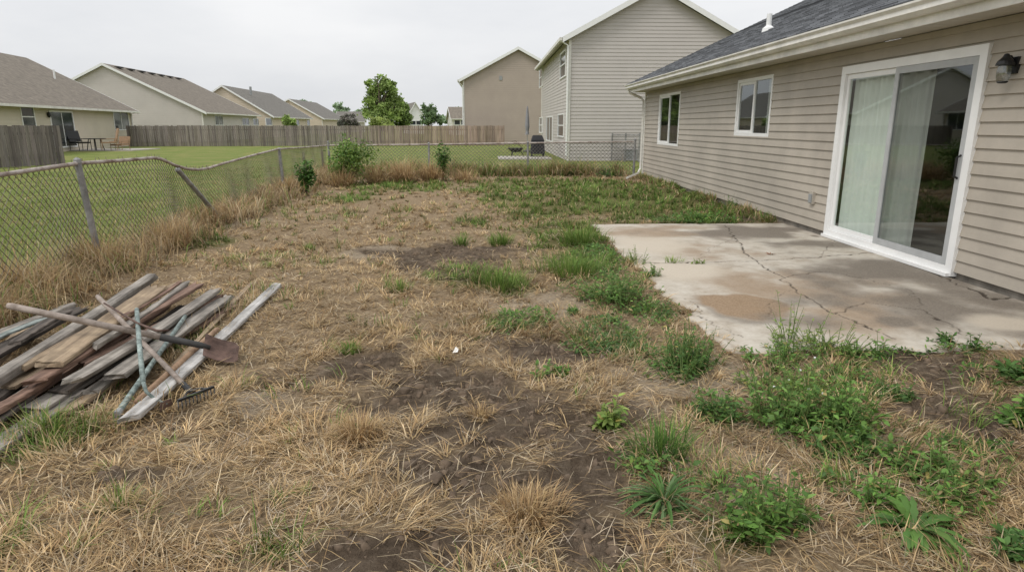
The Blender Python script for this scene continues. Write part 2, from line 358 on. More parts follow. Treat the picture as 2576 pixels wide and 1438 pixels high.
soil = rmp(mid, [(.3, (.062, .045, .031)), (.46, (.115, .085, .059)), (.58, (.17, .13, .093)), (.72, (.28, .222, .163))])
green = rmp(fine, [(.3, (.09, .09, .035)), (.7, (.22, .20, .08))])
light = rmp(fine, [(.3, (.28, .215, .145)), (.7, (.47, .39, .29))])
lawn1 = rmp(fine, [(.3, (.14, .19, .045)), (.7, (.205, .25, .07))])
lawn2 = rmp(fine, [(.3, (.21, .22, .07)), (.7, (.29, .28, .11))])
lawn = mixc(rmp(big, [(.42, (0, 0, 0)), (.62, (1, 1, 1))]), lawn1, lawn2)
c = mixc(sp.outputs[2], straw, light); c = mixc(sp.outputs[1], c, green); c = mixc(sp.outputs[0], c, soil); c = mixc(at.outputs['Alpha'], c, lawn)
b = N('ShaderNodeBsdfPrincipled'); b.inputs['Roughness'].default_value = .95; b.inputs['Specular IOR Level'].default_value = .1; Lk(c, b.inputs['Base Color'])
ad = N('ShaderNodeMath'); ad.operation = 'MULTIPLY_ADD'; ad.inputs[1].default_value = 1.6; Lk(nz(20, 4, .6), ad.inputs[0]); Lk(nz(60, 6, .7), ad.inputs[2])
bp = N('ShaderNodeBump'); bp.inputs['Strength'].default_value = 1.0; bp.inputs['Distance'].default_value = .03; Lk(ad.outputs[0], bp.inputs['Height']); Lk(bp.outputs[0], b.inputs['Normal'])
o = N('ShaderNodeOutputMaterial'); Lk(b.outputs[0], o.inputs[0])
ground = npmesh('ground', np.stack([fx, fy, gz(fx, fy)], 1), lo, np.arange(len(ii))*4, np.stack([g_d, g_g, g_l, 1-yard], 1).astype(np.float32), m, origin=(0, 0, 0), attr='Mask')
tag(ground, kind='structure')
# ------------------------------------------------------------------ patio slab
px_ = np.arange(PX0, PX1+.001, .013); py_ = np.arange(PY0, PY1+.001, .013)
ax, ay = np.meshgrid(px_, py_); ax = ax.ravel(); ay = ay.ravel()
def polydist(pts):
    pts = [gp(*p) for p in pts]
    d = np.full(ax.shape, 9.0)
    jx = (fbm(ax/.12, ay/.12, 71, 3)-.5)*.12; jy = (fbm(ax/.12, ay/.12, 81, 3)-.5)*.12
    for a, b2 in zip(pts[:-1], pts[1:]):
        vx, vy = b2.x-a.x, b2.y-a.y; t = np.clip(((ax+jx-a.x)*vx+(ay+jy-a.y)*vy)/(vx*vx+vy*vy), 0, 1)
        d = np.minimum(d, np.hypot(ax+jx-a.x-t*vx, ay+jy-a.y-t*vy))
    return d
cr = polydist([(1560, 668), (1700, 668), (1880, 664), (2060, 654), (2230, 640)])-.003
for pl_, dw in (([(1825, 572), (1850, 605), (1885, 650), (1960, 705), (2010, 745), (2100, 800), (2250, 860)], .001), ([(2440, 735), (2500, 762), (2590, 750)], -.010), ([(1960, 705), (2080, 690), (2190, 712)], .004), ([(2100, 800), (2180, 770), (2330, 790), (2420, 850)], .003), ([(1850, 605), (1790, 630), (1760, 660)], .006), ([(2230, 640), (2330, 690), (2440, 735)], .004), ([(1720, 760), (1800, 830), (1860, 860)], .006), ([(2060, 654), (2100, 610), (2090, 585)], .006), ([(1990, 730), (1940, 780), (1950, 840)], .007), ([(2190, 712), (2290, 740), (2320, 785)], .006)):
    cr = np.minimum(cr, polydist(pl_)+dw)
crack = sstep(.0135, .005, cr)
def pbl(lst, seed, amp, sc=.3, soft=.3):
    mm = np.zeros(ax.shape); n = (fbm(ax/sc, ay/sc, seed, 5)-.5)*2*amp
    for (cx, cy, rx, ry) in blobs(lst): mm = np.maximum(mm, sstep(-soft*.5, soft, 1-np.sqrt(((ax-cx)/rx)**2+((ay-cy)/ry)**2)+n))
    return mm
brown = np.maximum(.95*pbl([(1865, 778, 115, 38)], 91, .45, .35, .22), .72*pbl([(1980, 730, 240, 60), (2085, 735, 80, 26), (1650, 588, 130, 18), (2150, 800, 150, 40), (1750, 640, 110, 18)], 92, 1.1, .35, .8))
rim = pbl([(1865, 785, 122, 41)], 91, .45, .35, .22)*(1-pbl([(1865, 778, 112, 36)], 91, .45, .35, .22))
darkm = np.maximum(.9*pbl([(1925, 594, 75, 12), (1985, 570, 15, 4), (2050, 600, 12, 3), (2260, 820, 60, 18)], 93, .5, .25, .5), .92*pbl([(2350, 770, 280, 80), (2230, 690, 190, 36), (1860, 590, 200, 18), (2050, 820, 110, 26), (2480, 700, 140, 55), (2100, 620, 130, 15)], 94, 1.15, .4, .8))
darkm = np.maximum(darkm, .7*rim)
pale = pbl([(2520, 822, 105, 25), (1700, 690, 130, 30), (1640, 620, 110, 25)], 95, .3, .3, .5)
brown *= (1-.8*pale); darkm *= (1-.9*pale)
pnx, pny = len(px_), len(py_)
edge = np.minimum(np.minimum(ax-PX0, ay-PY0), PY1-ay)
pz = PZ+(fbm(ax/.9, ay/.9, 61, 2)-.5)*.012-crack*.010-sstep(.03, 0, edge)*.014
jit = sstep(.32, 0, edge)
bx = ax+jit*(sstep(.32, 0, ax-PX0))*(fbm(ax*0+ay/.42, ay/.2, 66, 4)-.5)*.2; by_ = ay+jit*(sstep(.32, 0, ay-PY0))*(fbm(ax/.42, ay*0+3, 67, 4)-.5)*.24
top = np.stack([bx, by_, pz], 1); bot = top.copy(); bot[:, 2] = -.12
pi_ = (np.arange(pny-1)[:, None]*pnx+np.arange(pnx-1)[None]).ravel()
fl = [np.stack([pi_, pi_+1, pi_+pnx+1, pi_+pnx], 1)]
nt_ = len(top)
def skirt(idx):
    a, b2 = idx[:-1], idx[1:]; return np.stack([a, b2, b2+nt_, a+nt_], 1)
fl += [skirt(np.arange(pnx)), skirt(np.arange(pnx)+(pny-1)*pnx), skirt(np.arange(pny)*pnx)]
fl = np.concatenate(fl)
pc = np.stack([brown, darkm, crack, pale], 1); pc = np.concatenate([pc, np.zeros_like(pc)])
m, nt, N, Lk = newmat('stained_concrete'); tc = N('ShaderNodeTexCoord')
at = N('ShaderNodeAttribute'); at.attribute_name = 'Mask'; sp = N('ShaderNodeSeparateColor'); Lk(at.outputs['Color'], sp.inputs[0])
fine, mid = nz(70, 6, .7), nz(4.0, 10, .78)
base = rmp(mid, [(.3, (.26, .222, .172)), (.44, (.43, .38, .312)), (.56, (.51, .465, .395)), (.7, (.57, .525, .455))])
sand = rmp(fine, [(.3, (.19, .122, .068)), (.7, (.35, .25, .158))])
dk = rmp(fine, [(.3, (.115, .097, .077)), (.7, (.24, .205, .165))])
pl = rmp(fine, [(.3, (.46, .40, .32)), (.7, (.55, .485, .395))])
ck = rmp(fine, [(.3, (.03, .024, .018)), (.7, (.085, .068, .05))])
c = mixc(at.outputs['Alpha'], base, pl); c = mixc(sp.outputs[0], c, sand); c = mixc(sp.outputs[1], c, dk); c = mixc(sp.outputs[2], c, ck)
b = N('ShaderNodeBsdfPrincipled'); b.inputs['Roughness'].default_value = .85; b.inputs['Specular IOR Level'].default_value = .25; Lk(c, b.inputs['Base Color'])
bp = N('ShaderNodeBump'); bp.inputs['Strength'].default_value = .4; bp.inputs['Distance'].default_value = .008; Lk(fine, bp.inputs['Height']); Lk(bp.outputs[0], b.inputs['Normal'])
o = N('ShaderNodeOutputMaterial'); Lk(b.outputs[0], o.inputs[0])
patio = npmesh('patio', np.concatenate([top, bot]), fl.ravel(), np.arange(len(fl))*4, pc.astype(np.float32), m, origin=(0, 0, 0), attr='Mask')
tag(patio, kind='structure')
# ------------------------------------------------------------------ lap siding, windows, houses
def siding(mb, p0, d, n, L, z0, z1, course, D=.014, holes=(), clip=None):
    def pt(s, z, o): return p0+d*s+n*o+Z*z
    k = 0
    while z0+k*course < z1-1e-4:
        zk = z0+k*course; zt = min(zk+course, z1); k += 1
        cuts = sorted(set([zk, zt]+[z for h in holes for z in (h[2], h[3]) if zk < z < zt]))
        for za, zb in zip(cuts[:-1], cuts[1:]):
            zm = (za+zb)/2; iv = [(0.0, L)]
            for h in holes:
                if h[2] < zm < h[3]:
                    nv = []
                    for a, b in iv:
                        if h[0] > a: nv.append((a, min(b, h[0])))
                        if h[1] < b: nv.append((max(a, h[1]), b))
                    iv = [q for q in nv if q[1]-q[0] > 1e-4]
            oa = D*(1-(za-zk)/course); ob = D*(1-(zb-zk)/course)
            for a, b in iv:
                a0, b0, a1, b1 = a, b, a, b
                if clip:
                    l0, r0 = clip(za); l1, r1 = clip(zb)
                    a0, b0, a1, b1 = max(a, l0), min(b, r0), max(a, l1), min(b, r1)
                mb.quad(pt(a0, za, oa), pt(b0, za, oa), pt(b1, zb, ob), pt(a1, zb, ob))
                if za == zk: mb.quad(pt(a0, za, 0), pt(b0, za, 0), pt(b0, za, oa), pt(a0, za, oa))
def frame(mb, P4, depth_vec, fw):
    # one connected rectangular frame: outer loop P4 (4 points), inner loop inset by fw, extruded along depth_vec
    P4 = [Vector(p) for p in P4]; ux = (P4[1]-P4[0]).normalized(); uz = (P4[3]-P4[0]).normalized()
    inn = [P4[0]+ux*fw+uz*fw, P4[1]-ux*fw+uz*fw, P4[2]-ux*fw-uz*fw, P4[3]+ux*fw-uz*fw]
    i = mb.add(P4+inn+[p+depth_vec for p in P4+inn])
    for k in range(4):
        k2 = (k+1) % 4
        mb.f += [(i+k, i+k2, i+4+k2, i+4+k), (i+8+k, i+8+k2, i+12+k2, i+12+k), (i+k, i+k2, i+8+k2, i+8+k), (i+4+k, i+4+k2, i+12+k2, i+12+k)]
def window(house, p0, d, n, s0, s1, z0, z1, mull='v', off=.02, fw=.06, pane='dark_pane', label=None, nm='window', trim='white'):
    o0, o1 = off-.04, off+.035
    def pt(s, z, o): return p0+d*s+Z*z+n*o
    mb = MB(); frame(mb, [pt(s0, z0, o0), pt(s1, z0, o0), pt(s1, z1, o0), pt(s0, z1, o0)], n*(o1-o0), fw)
    w = mb.build(nm, MT[trim], house)
    if label: w['label'] = label
    mb = MB()
    def bar(a, b, za, zb, o0, o1): mb.obox(p0+d*((a+b)/2)+Z*((za+zb)/2)+n*((o0+o1)/2), d, Z, n, (b-a)/2, (zb-za)/2, (o1-o0)/2)
    if mull == 'v': bar((s0+s1)/2-.025, (s0+s1)/2+.025, z0+fw, z1-fw, off-.01, off+.02)
    if mull == 'h': bar(s0+fw, s1-fw, (z0+z1)/2-.025, (z0+z1)/2+.025, off-.01, off+.02)
    if mb.v: mb.build('sash', MT[trim], w)
    mb = MB(); q = [pt(s0+fw, z0+fw, off), pt(s1-fw, z0+fw, off), pt(s1-fw, z1-fw, off), pt(s0+fw, z1-fw, off)]
    if d.cross(Z).dot(n) < 0: q.reverse()
    mb.quad(*q); mb.build('pane', MT[pane], w)
    return w
def win_px(house, p0, d, n, x0, y0, x1, y1, **k):
    A = p0; B = p0+d
    xm, ym = (x0+x1)/2, (y0+y1)/2
    a = (vplane(x0, ym, A, B)-p0).dot(d); b = (vplane(x1, ym, A, B)-p0).dot(d)
    za = vplane(xm, y0, A, B).z; zb = vplane(xm, y1, A, B).z
    return window(house, p0, d, n, min(a, b), max(a, b), max(.05, min(za, zb)), max(za, zb), **k)
def gable_house(name, label, O, ex, ey, L, Wd, ze, zr, wallm, roofm, course=.15, ov=.35, ovs=.3, cat='house', group=None):
    O = Vector((O.x, O.y, 0)); root = thing(name, label, cat, O, group)
    def P(s, w, z=0): return O+ex*s+ey*w+Z*z
    mb = MB()
    siding(mb, P(0, 0), ex, -ey, L, 0, ze, course, .018); siding(mb, P(0, Wd), ex, ey, L, 0, ze, course)
    def clip(z):
        t = max(0, (z-ze)/(zr-ze))*Wd/2; return (t, Wd-t)
    siding(mb, P(0, 0), ey, -ex, Wd, 0, zr-.02, course, .018, clip=clip); siding(mb, P(L, 0), ey, ex, Wd, 0, zr-.02, course, clip=clip)
    mb.build('wall', MT[wallm], root)
    sl = (zr-ze)/(Wd/2); t = .09
    zl = ze-ov*sl+.06; zz = zr+.06
    prof = [P(-ovs, -ov, zl), P(-ovs, Wd/2, zz), P(-ovs, Wd+ov, zl), P(-ovs, Wd+ov, zl+t), P(-ovs, Wd/2, zz+t), P(-ovs, -ov, zl+t)]
    mb = MB(); mb.extrude(prof, ex*(L+2*ovs)); roof = mb.build('roof', MT[roofm], root)
    for sg in (0, 1):
        def Q(s, w, z): return P(s, w if sg == 0 else Wd-w, z)
        a, b, c, d = Q(-ovs, -ov, zl), Q(L+ovs, -ov, zl), Q(L+ovs, Wd/2, zz), Q(-ovs, Wd/2, zz)
        sf = MB(); sf.quad(*[p-Z*.012 for p in (a, b, c, d)]); sf.build('soffit', MT['soffit'], root)
        for s in (-ovs-.022, L+ovs+.022):
            tr = MB()
            tr.hexa([Q(s-.02, -ov, zl-.12), Q(s+.02, -ov, zl-.12), Q(s+.02, Wd/2-.001, zz-.12), Q(s-.02, Wd/2-.001, zz-.12), Q(s-.02, -ov, zl+t+.015), Q(s+.02, -ov, zl+t+.015), Q(s+.02, Wd/2-.001, zz+t+.015), Q(s-.02, Wd/2-.001, zz+t+.015)])
            tr.build('rake_trim', MT['white'], root)
        gt = MB(); gt.bar(Q(-ovs, -ov-.07, zl+.02), Q(L+ovs, -ov-.07, zl+.02), .11, .13); gt.build('gutter', MT['white_dirty'], root)
    for s, w in ((0, 0), (L, 0), (0, Wd)):
        mb = MB(); mb.obox(P(s, w, ze/2-.05), ex, ey, Z, .05, .05, ze/2-.06); mb.build('corner_trim', MT['white_dirty'], root)
    return root, P
XA, YA = Vector((1, 0, 0)), Vector((0, 1, 0))
# two storey grey house beyond the back fence
gh, P = gable_house('two_storey_house', 'grey two-storey house with its tall gable right behind the chain-link fence', Vector((3.5, 28.6, 0)), YA, XA, 14.2, 7.2, 5.1, 7.0, 'siding_grey', 'roof_grey', .15)
g0 = Vector((3.5, 28.6, 0))
for q in [(1411, 130, 1425, 196), (1358, 170, 1366, 220), (1405, 286, 1420, 345), (1358, 295, 1366, 335)]:
    win_px(gh, g0, YA, -XA, *q, mull='h')
win_px(gh, g0, YA, -XA, 1376, 293, 1391, 356, mull='v', nm='door', label='dark glazed back door of the grey house')
mb = MB(); mb.tube([Vector((3.06, 28.45, 4.95)), Vector((3.40, 28.45, 4.75)), Vector((3.42, 28.56, .2))], .04, 6); mb.build('downspout', MT['white'], gh)
# tan two storey house further back
th, P = gable_house('two_storey_house', 'tan windowless two-storey gable end left of the grey house, above the wooden fence end', CW(-3.9, 54), YA, XA, 12, 8.8, 5.1, 7.4, 'siding_tan', 'roof_grey', .16)
O = ORG[th.name]
mb = MB(); mb.tube([O+Vector((-.45, -.2, 4.9)), O+Vector((-.08, -.06, 4.6)), O+Vector((-.08, -.06, .1))], .045, 6); mb.build('downspout', MT['white'], th)
mb = MB(); c = P(-.01, 3.0, 5.2); mb.obox(c, YA, XA, Z, .04, .12, .16); mb.build('gable_vent', MT['grey_plastic'], th)
# row of single storey houses on the left
def row_house(label, n, f, width, ze, zr, wm, rm, ext=0, **k):
    A = CW(*n); B = CW(*f); ex = (B-A).normalized(); ey = Vector((-ex.y, ex.x, 0))
    h, P = gable_house('bungalow', label, A-ex*ext, ex, ey, (B-A).length+ext, width, ze, zr, wm, rm, **k)
    return h, A, ex, ey, P
hA, A, ex, ey, P = row_house('cream bungalow with brown roof at the far left, patio chairs outside its glass door', (-25.2, 32), (-29, 50.5), 13, 2.68, 6.15, 'siding_cream', 'roof_brown', ext=9, ov=.5, course=.2)
win_px(hA, A, ex, -ey, 52, 268, 86, 320, mull='h'); win_px(hA, A, ex, -ey, 285, 281, 323, 328, mull='v')
d_ = win_px(hA, A, ex, -ey, 129, 279, 187, 372, mull='v', nm='sliding_door', fw=.09)
lp = vplane(118, 288, A, A+ex); mb = MB(); mb.lathe(lp-ey*.1, [(0, .15), (.08, .1), (.1, -.05), (.05, -.18), (0, -.18)], 8); mb.build('wall_lamp', MT['black_metal'], hA)
mb = MB(); ca = A+ex*((CW(-29, 50.5)-A).length); mb.tube([ca-ey*.5+Z*2.5, ca-ey*.08+Z*2.35-ex*.05, ca-ey*.08-ex*.05+Z*.1], .05, 6); mb.build('downspout', MT['white'], hA)
rv = P((CW(-29, 50.5)-A).length+9-3.2, 3.4, 2.68+3.4*(3.47/6.5)); mb = MB(); mb.tube([rv, rv+Z*.75], .06, 8); mb.build('roof_vent', MT['white'], hA)
hB, A, ex, ey, P = row_house('pale grey bungalow, second in the left row, wide gable showing over the wooden fence', (-28.9, 62), (-31.2, 81), 16, 2.8, 6.8, 'siding_pale', 'roof_brown', ov=.5, course=.2)
for q in [(540, 290, 560, 316), (608, 297, 626, 316), (636, 298, 650, 316)]: win_px(hB, A, ex, -ey, *q, mull='v')
for k in range(7):
    mb = MB(); s = 1.5+k*2.4; mb.obox(P(s, 7.45, 6.72), ex, ey, Z, .45, .3, .06); mb.build('ridge_vent', MT['ashes'], hB)
hC, A, ex, ey, P = row_house('beige bungalow with grey roof, third in the left row', (-31.6, 87), (-33.6, 110), 11.5, 2.8, 6.4, 'siding_beige', 'roof_grey', ov=.5, course=.2)
for q in [(668, 297, 684, 316), (745, 302, 752, 316), (772, 302, 779, 316)]: win_px(hC, A, ex, -ey, *q, mull=None)
p = P(6, 4, 5.6); mb = MB(); mb.tube([p, p+Z*1.1], .16, 8); mb.build('chimney', MT['grey_plastic'], hC)
hD, A, ex, ey, P = row_house('small beige bungalow with grey roof, fourth and farthest in the left row', (-33.5, 117), (-34.6, 137), 11, 2.8, 5.9, 'siding_beige', 'roof_grey', ov=.5, course=.2)
for nm, lab, px0, px1, t, ze, zr, wm, rm, ang in [
    ('far_house', 'distant low grey-roofed house between the bungalow row and the tall tree', 850, 915, 150, 2.4, 4.6, 'siding_pale', 'roof_grey', 1.35),
    ('far_house', 'distant white gabled house just right of the tall tree', 1030, 1064, 120, 3.6, 5.6, 'white', 'roof_grey', .25),
    ('far_house', 'distant reddish brown roofed house beside the tan gable', 1138, 1180, 105, 2.6, 4.4, 'white_dirty', 'roof_brown', 1.2)]:
    a = bgp(px0, 325, t); e = Vector((math.sin(-ang), math.cos(ang), 0)); f2 = Vector((e.y, -e.x, 0))
    wid = (px1-px0)*t/F
    if ang > 1: e, f2 = Vector((1, .15, 0)).normalized(), Vector((-.15, 1, 0)).normalized(); hh, P = gable_house(nm, lab, a, e, f2, wid, 8, ze, zr, wm, rm, .2)
    else: hh, P = gable_house(nm, lab, a, e, f2, 10, wid, ze, zr, wm, rm, .2)
    nrm = -f2 if ang > 1 else -e; dd = e if ang > 1 else f2; L_ = wid
    for k in (.3, .7): window(hh, Vector((a.x, a.y, 0)), dd, nrm, L_*k-.5, L_*k+.5, 1.6, 2.4, mull=None)
# ------------------------------------------------------------------ the main house on the right
H = thing('house', 'taupe vinyl-sided house along the right with sliding glass door and charcoal roof', 'house', (WX, 8, 0))
w0 = Vector((WX, HY0, 0))
def wpx(x, y): p = atX(x, y, WX); return p.y, p.z
def rect_px(tl, tr, br, bl):
    q = [wpx(*p) for p in (tl, tr, br, bl)]
    return (q[1][0]+q[2][0])/2, (q[0][0]+q[3][0])/2, (q[2][1]+q[3][1])/2, (q[0][1]+q[1][1])/2
DR = rect_px((2132, 178), (2490, 123), (2395, 682), (2083, 588))
W1 = rect_px((1660, 238), (1715, 231), (1705, 370), (1655, 362))
W2 = rect_px((1860, 200), (1948, 190), (1935, 346), (1847, 340))
WT = 2.44; WB = .095
DR = (DR[0], DR[1], PZ+.012, min(DR[3], WT-.12)); W1 = (W1[0], W1[1], W1[2], min(W1[3], WT-.06)); W2 = (W2[0], W2[1], W2[2], min(W2[3], WT-.06))
holes = [(q[0]-HY0, q[1]-HY0, q[2], q[3]) for q in (DR, W1, W2)]
SC = .120
mb = MB(); siding(mb, w0, YA, -XA, HY1-HY0, WB, WT, SC, .020, holes=holes)
HW = 9.98; sl = .46; RX = WX+HW/2
def clip(z):
    t = max(0, (z-WT)/sl); return (t, HW-t)
for yy, n in ((HY1, YA), (HY0, -YA)): siding(mb, Vector((WX, yy, 0)), XA, n, HW, WB, WT+HW/2*sl-.02, SC, clip=clip)
siding(mb, Vector((WX+HW, HY0, 0)), YA, XA, HY1-HY0, WB, WT, SC)
mb.build('wall', MT['siding_taupe'], H)
for a, b in ((HY0, DR[0]), (DR[1], HY1)):
    mb = MB(); mb.box((WX+.018, a+.01, -.2), (WX+.2, b-.01, WB-.004)); mb.build('foundation', MT['foundation'], H)
mb = MB(); mb.box((WX+.21, HY1-.2, -.2), (WX+HW-.02, HY1-.02, WB-.004)); mb.build('foundation', MT['foundation'], H)
mb = MB(); mb.box((WX-.025, HY1-.09, WB), (WX+.07, HY1+.02, WT-.003)); mb.build('corner_trim', MT['white_dirty'], H)
EZ = 2.63; ex0 = 4.10; RZ = EZ+sl*(RX-ex0); fx1 = 2*RX-ex0
mb = MB()
# roof deck and lapped shingle courses in one sheet
nc = 44; topl = []
for k in range(nc):
    x0 = ex0-.01+(RX-ex0)*k/nc; x1 = ex0-.01+(RX-ex0)*(k+1)/nc
    topl += [Vector((x0, HY0-.3, EZ+sl*(x0-ex0)+.054)), Vector((x1-.002, HY0-.3, EZ+sl*(x1-ex0)+.038))]
rev = [Vector((2*RX-p.x, p.y, p.z)) for p in topl][::-1]
ring = [Vector((ex0, HY0-.3, EZ))]+topl+rev+[Vector((fx1, HY0-.3, EZ)), Vector((RX, HY0-.3, RZ))]
mb.extrude(ring, YA*(HY1-HY0+.61))
roof = mb.build('roof', MT['roof_dark'], H)
r = ray(1933, 74); t = (EZ+.05+sl*(0-ex0)-CZ)/(r.z-sl*r.x); pv = CAM+r*t
mb = MB(); mb.lathe(pv, [(.13, -.08), (.11, .02), (.055, .06), (.05, .08), (.05, .28), (.035, .28), (.035, .1)], 12); mb.build('roof_vent', MT['white'], roof)
mb = MB(); mb.box((4.168, HY0-.3, 2.43), (4.19, HY1+.3, 2.615)); mb.build('fascia', MT['white_dirty'], H)
mb = MB()
prof = [(4.165, 2.515), (4.10, 2.515), (4.06, 2.55), (4.066, 2.595), (4.035, 2.625), (4.035, 2.645), (4.047, 2.645), (4.165, 2.638)]
mb.extrude([Vector((x, HY0-.3, z)) for x, z in prof], YA*(HY1-HY0+.6))
gut = mb.build('gutter', MT['white_dirty'], H)
mb = MB()
for a in np.arange(HY0-.3, HY1+.3, .1):   # ribbed vinyl soffit panels
    b = min(a+.1, HY1+.3)
    for y0, y1, zz in ((a, b-.012, WT+.008), (b-.012, b, WT+.016)):
        i = mb.add([(4.19, y0, zz), (WX+.02, y0, zz), (WX+.02, y1, zz), (4.19, y1, zz)]); mb.f.append((i, i+1, i+2, i+3))
        if i >= 4: mb.f.append((i-1, i-2, i+1, i))
mb.build('soffit', MT['soffit'], H)
mb = MB()
ds = [Vector((4.1, 19.45, 2.52)), Vector((4.12, 19.45, 2.44)), Vector((4.5, 19.40, 2.28)), Vector((4.56, 19.38, 2.2)), Vector((4.56, 19.38, .26)), Vector((4.46, 19.2, .13)), Vector((4.0, 18.6, .04))]
mb.tube(ds, .038, 4)
mb.build('downspout', MT['white_dirty'], gut)
# openings: dark rooms behind, real glass in front
def room(y0, y1, z0, z1, dep):
    a = WX+.06; b = a+dep; mb = MB(); i = mb.add([(a, y0, z0), (b, y0, z0), (b, y1, z0), (a, y1, z0), (a, y0, z1), (b, y0, z1), (b, y1, z1), (a, y1, z1)])
    for f in ((1, 2, 6, 5), (0, 1, 5, 4), (2, 3, 7, 6), (0, 3, 2, 1), (4, 5, 6, 7)): mb.f.append(tuple(i+k for k in f))
    mb.build('interior', MT['interior'], H)
room(*DR, 2.6); room(*W1, .9); room(*W2, .9)
def drape(name, y0, y1, z0, z1, x, n, amp, mat, parent):   # one continuous pleated sheet
    mb = MB(); m_ = n*6
    for k in range(m_+1):
        a = y0+(y1-y0)*k/m_; o = x+amp*(math.cos(k/6*2*math.pi)+.3*math.sin(k*.37))
        i = mb.add([(o, a, z0), (o, a, z1)])
        if k: mb.f.append((i-2, i, i+1, i-1))
    return mb.build(name, MT[mat], parent)
for W in (W1, W2):
    wn = window(H, w0, YA, -XA, W[0]-HY0, W[1]-HY0, W[2], W[3], mull='v', off=-.02, fw=.055, pane='glass')
    drape('curtain', W[0]+.08, W[0]+(W[1]-W[0])*.36, W[2]+.05, W[3]-.05, WX+.16, 5, .015, 'curtain', wn)
    ym = (W[0]+W[1])/2; o = WX+.004; mb = MB()
    frame(mb, [(o, ym, W[2]+.057), (o, W[1]-.057, W[2]+.057), (o, W[1]-.057, W[3]-.057), (o, ym, W[3]-.057)], XA*.026, .045); mb.build('sash', MT['white'], wn)
y0, y1, z0, z1 = DR; ym = y0+(y1-y0)*.535
def yz(x, a, b, c, d): return [(x, a, c), (x, b, c), (x, b, d), (x, a, d)]
mb = MB(); frame(mb, yz(WX-.045, y0-.045, y1+.045, z0, z1+.045), XA*.105, .095)
DO = mb.build('sliding_door', MT['white'], H)
mb = MB(); mb.box((WX-.085, y0-.03, z0-.005), (WX-.047, y1+.03, z0+.03)); mb.build('threshold', MT['white'], DO)
def panel(a, b, o0, o1, fw, mat, pm, nm):
    mb = MB(); frame(mb, yz(WX-o1, a, b, z0+.098, z1-.053), XA*(o1-o0), fw); mb.build(nm, mat, DO)
    mb = MB(); q = yz(WX-(o0+o1)/2, a+fw, b-fw, z0+.098+fw, z1-.053-fw); q.reverse(); mb.quad(*q); mb.build('pane', pm, DO)
panel(ym-.03, y1-.052, -.02, .012, .06, MT['white'], MT['glass'], 'fixed_panel')
panel(y0+.052, ym+.03, .014, .040, .07, MT['grey_trim'], MT['screen_glass'], 'sliding_panel')
mb = MB(); mb.tube([(WX-.04, y0+.088, 1.0), (WX-.075, y0+.088, 1.02), (WX-.075, y0+.088, 1.2), (WX-.04, y0+.088, 1.22)], .012, 8); mb.build('handle', MT['black_metal'], DO)
drape('vertical_blind', ym-.40, y1-.03, z0+.05, z1-.06, WX+.115, 14, .026, 'blind', DO)
# lantern on the wall
lp = atX(2556, 168, WX); mb = MB()
mb.box((WX-.032, lp.y-.05, lp.z-.06), (WX-.002, lp.y+.05, lp.z+.08))
LM = mb.build('wall_lamp', MT['black_metal'], H); LM['label'] = 'black lantern wall lamp right of the sliding door'
pc_ = Vector((WX-.10, lp.y, lp.z+.01))
mb = MB(); mb.tube([Vector((WX-.03, lp.y, lp.z+.05)), Vector((WX-.06, lp.y, lp.z+.085)), Vector((WX-.10, lp.y, lp.z+.09))], .011, 8); mb.build('arm', MT['black_metal'], LM)
mb = MB(); mb.lathe(pc_, [(.0, .10), (.018, .095), (.03, .07), (.062, .035), (.072, .01), (.072, .0), (.05, .0)], 16); mb.build('shade', MT['black_metal'], LM)
mb = MB(); mb.lathe(pc_, [(.05, -.002), (.056, -.05), (.054, -.10), (.04, -.135)], 16); mb.build('lamp_glass', MT['lamp_glass'], LM, smooth=True)
mb = MB(); mb.lathe(pc_, [(.041, -.133), (.044, -.14), (.03, -.15), (0, -.152)], 16); mb.build('base_cap', MT['black_metal'], LM)
mb = MB(); mb.lathe(pc_, [(0, -.01), (.010, -.015), (.014, -.045), (.009, -.06), (0, -.065)], 10); mb.build('bulb', MT['bulb'], LM, smooth=True)
op = atX(2048, 497, WX); mb = MB(); mb.box((WX-.05, op.y-.055, op.z-.085), (WX-.002, op.y+.055, op.z+.085)); ob = mb.build('outlet_box', MT['beige_plastic'], H)
mb = MB(); mb.box((WX-.065, op.y-.04, op.z-.07), (WX-.051, op.y+.04, op.z+.05)); mb.build('cover', MT['grey_plastic'], ob)
# ------------------------------------------------------------------ wooden fences
def wood_fence(label, A, B, h, tint):
    root = thing('wooden_fence', label, 'fence', (A+B)/2); d = (B-A); L = d.length; d.normalize(); n = Vector((d.y, -d.x, 0))
    mb = MB(); s = 0
    while s < L:
        wd = .138; t = tint(s/L); j = random.uniform(.68, 1.25); mb.cur = (t[0]*j, t[1]*j*random.uniform(.97, 1.02), t[2]*j*random.uniform(.94, 1.02))
        mb.obox(A+d*(s+wd/2)+Z*(h/2+random.uniform(-.025, .02))+n*random.uniform(-.004, .004), d, n, Z, wd/2-random.uniform(.002, .008), .01, h/2); s += .143
    mb.build('board_panel', MT['fence_wood'], root)
    for z in (.3, h-.3): mb = MB(); mb.cur = (.8, .8, .8); mb.obox((A+B)/2+Z*z-n*.035, d, n, Z, L/2, .02, .045); mb.build('rail', MT['fence_wood'], root)
    for k in range(int(L/2.4)+1):
        mb = MB(); mb.cur = (.85, .85, .85); mb.obox(A+d*min(L-.05, k*2.4+.05)+Z*(h/2-.03)-n*.10, d, n, Z, .045, .045, h/2+.02); mb.build('post', MT['fence_wood'], root)
wood_fence('long weathered wooden fence running behind the lawns to the tan house', CW(-28.3, 48.5), CW(-.62, 51.5), 1.5, lambda t: (1, 1, 1) if t < .55 else (1+.5*min(1, (t-.55)*4), 1+.3*min(1, (t-.55)*4), 1+.2*min(1, (t-.55)*4)))
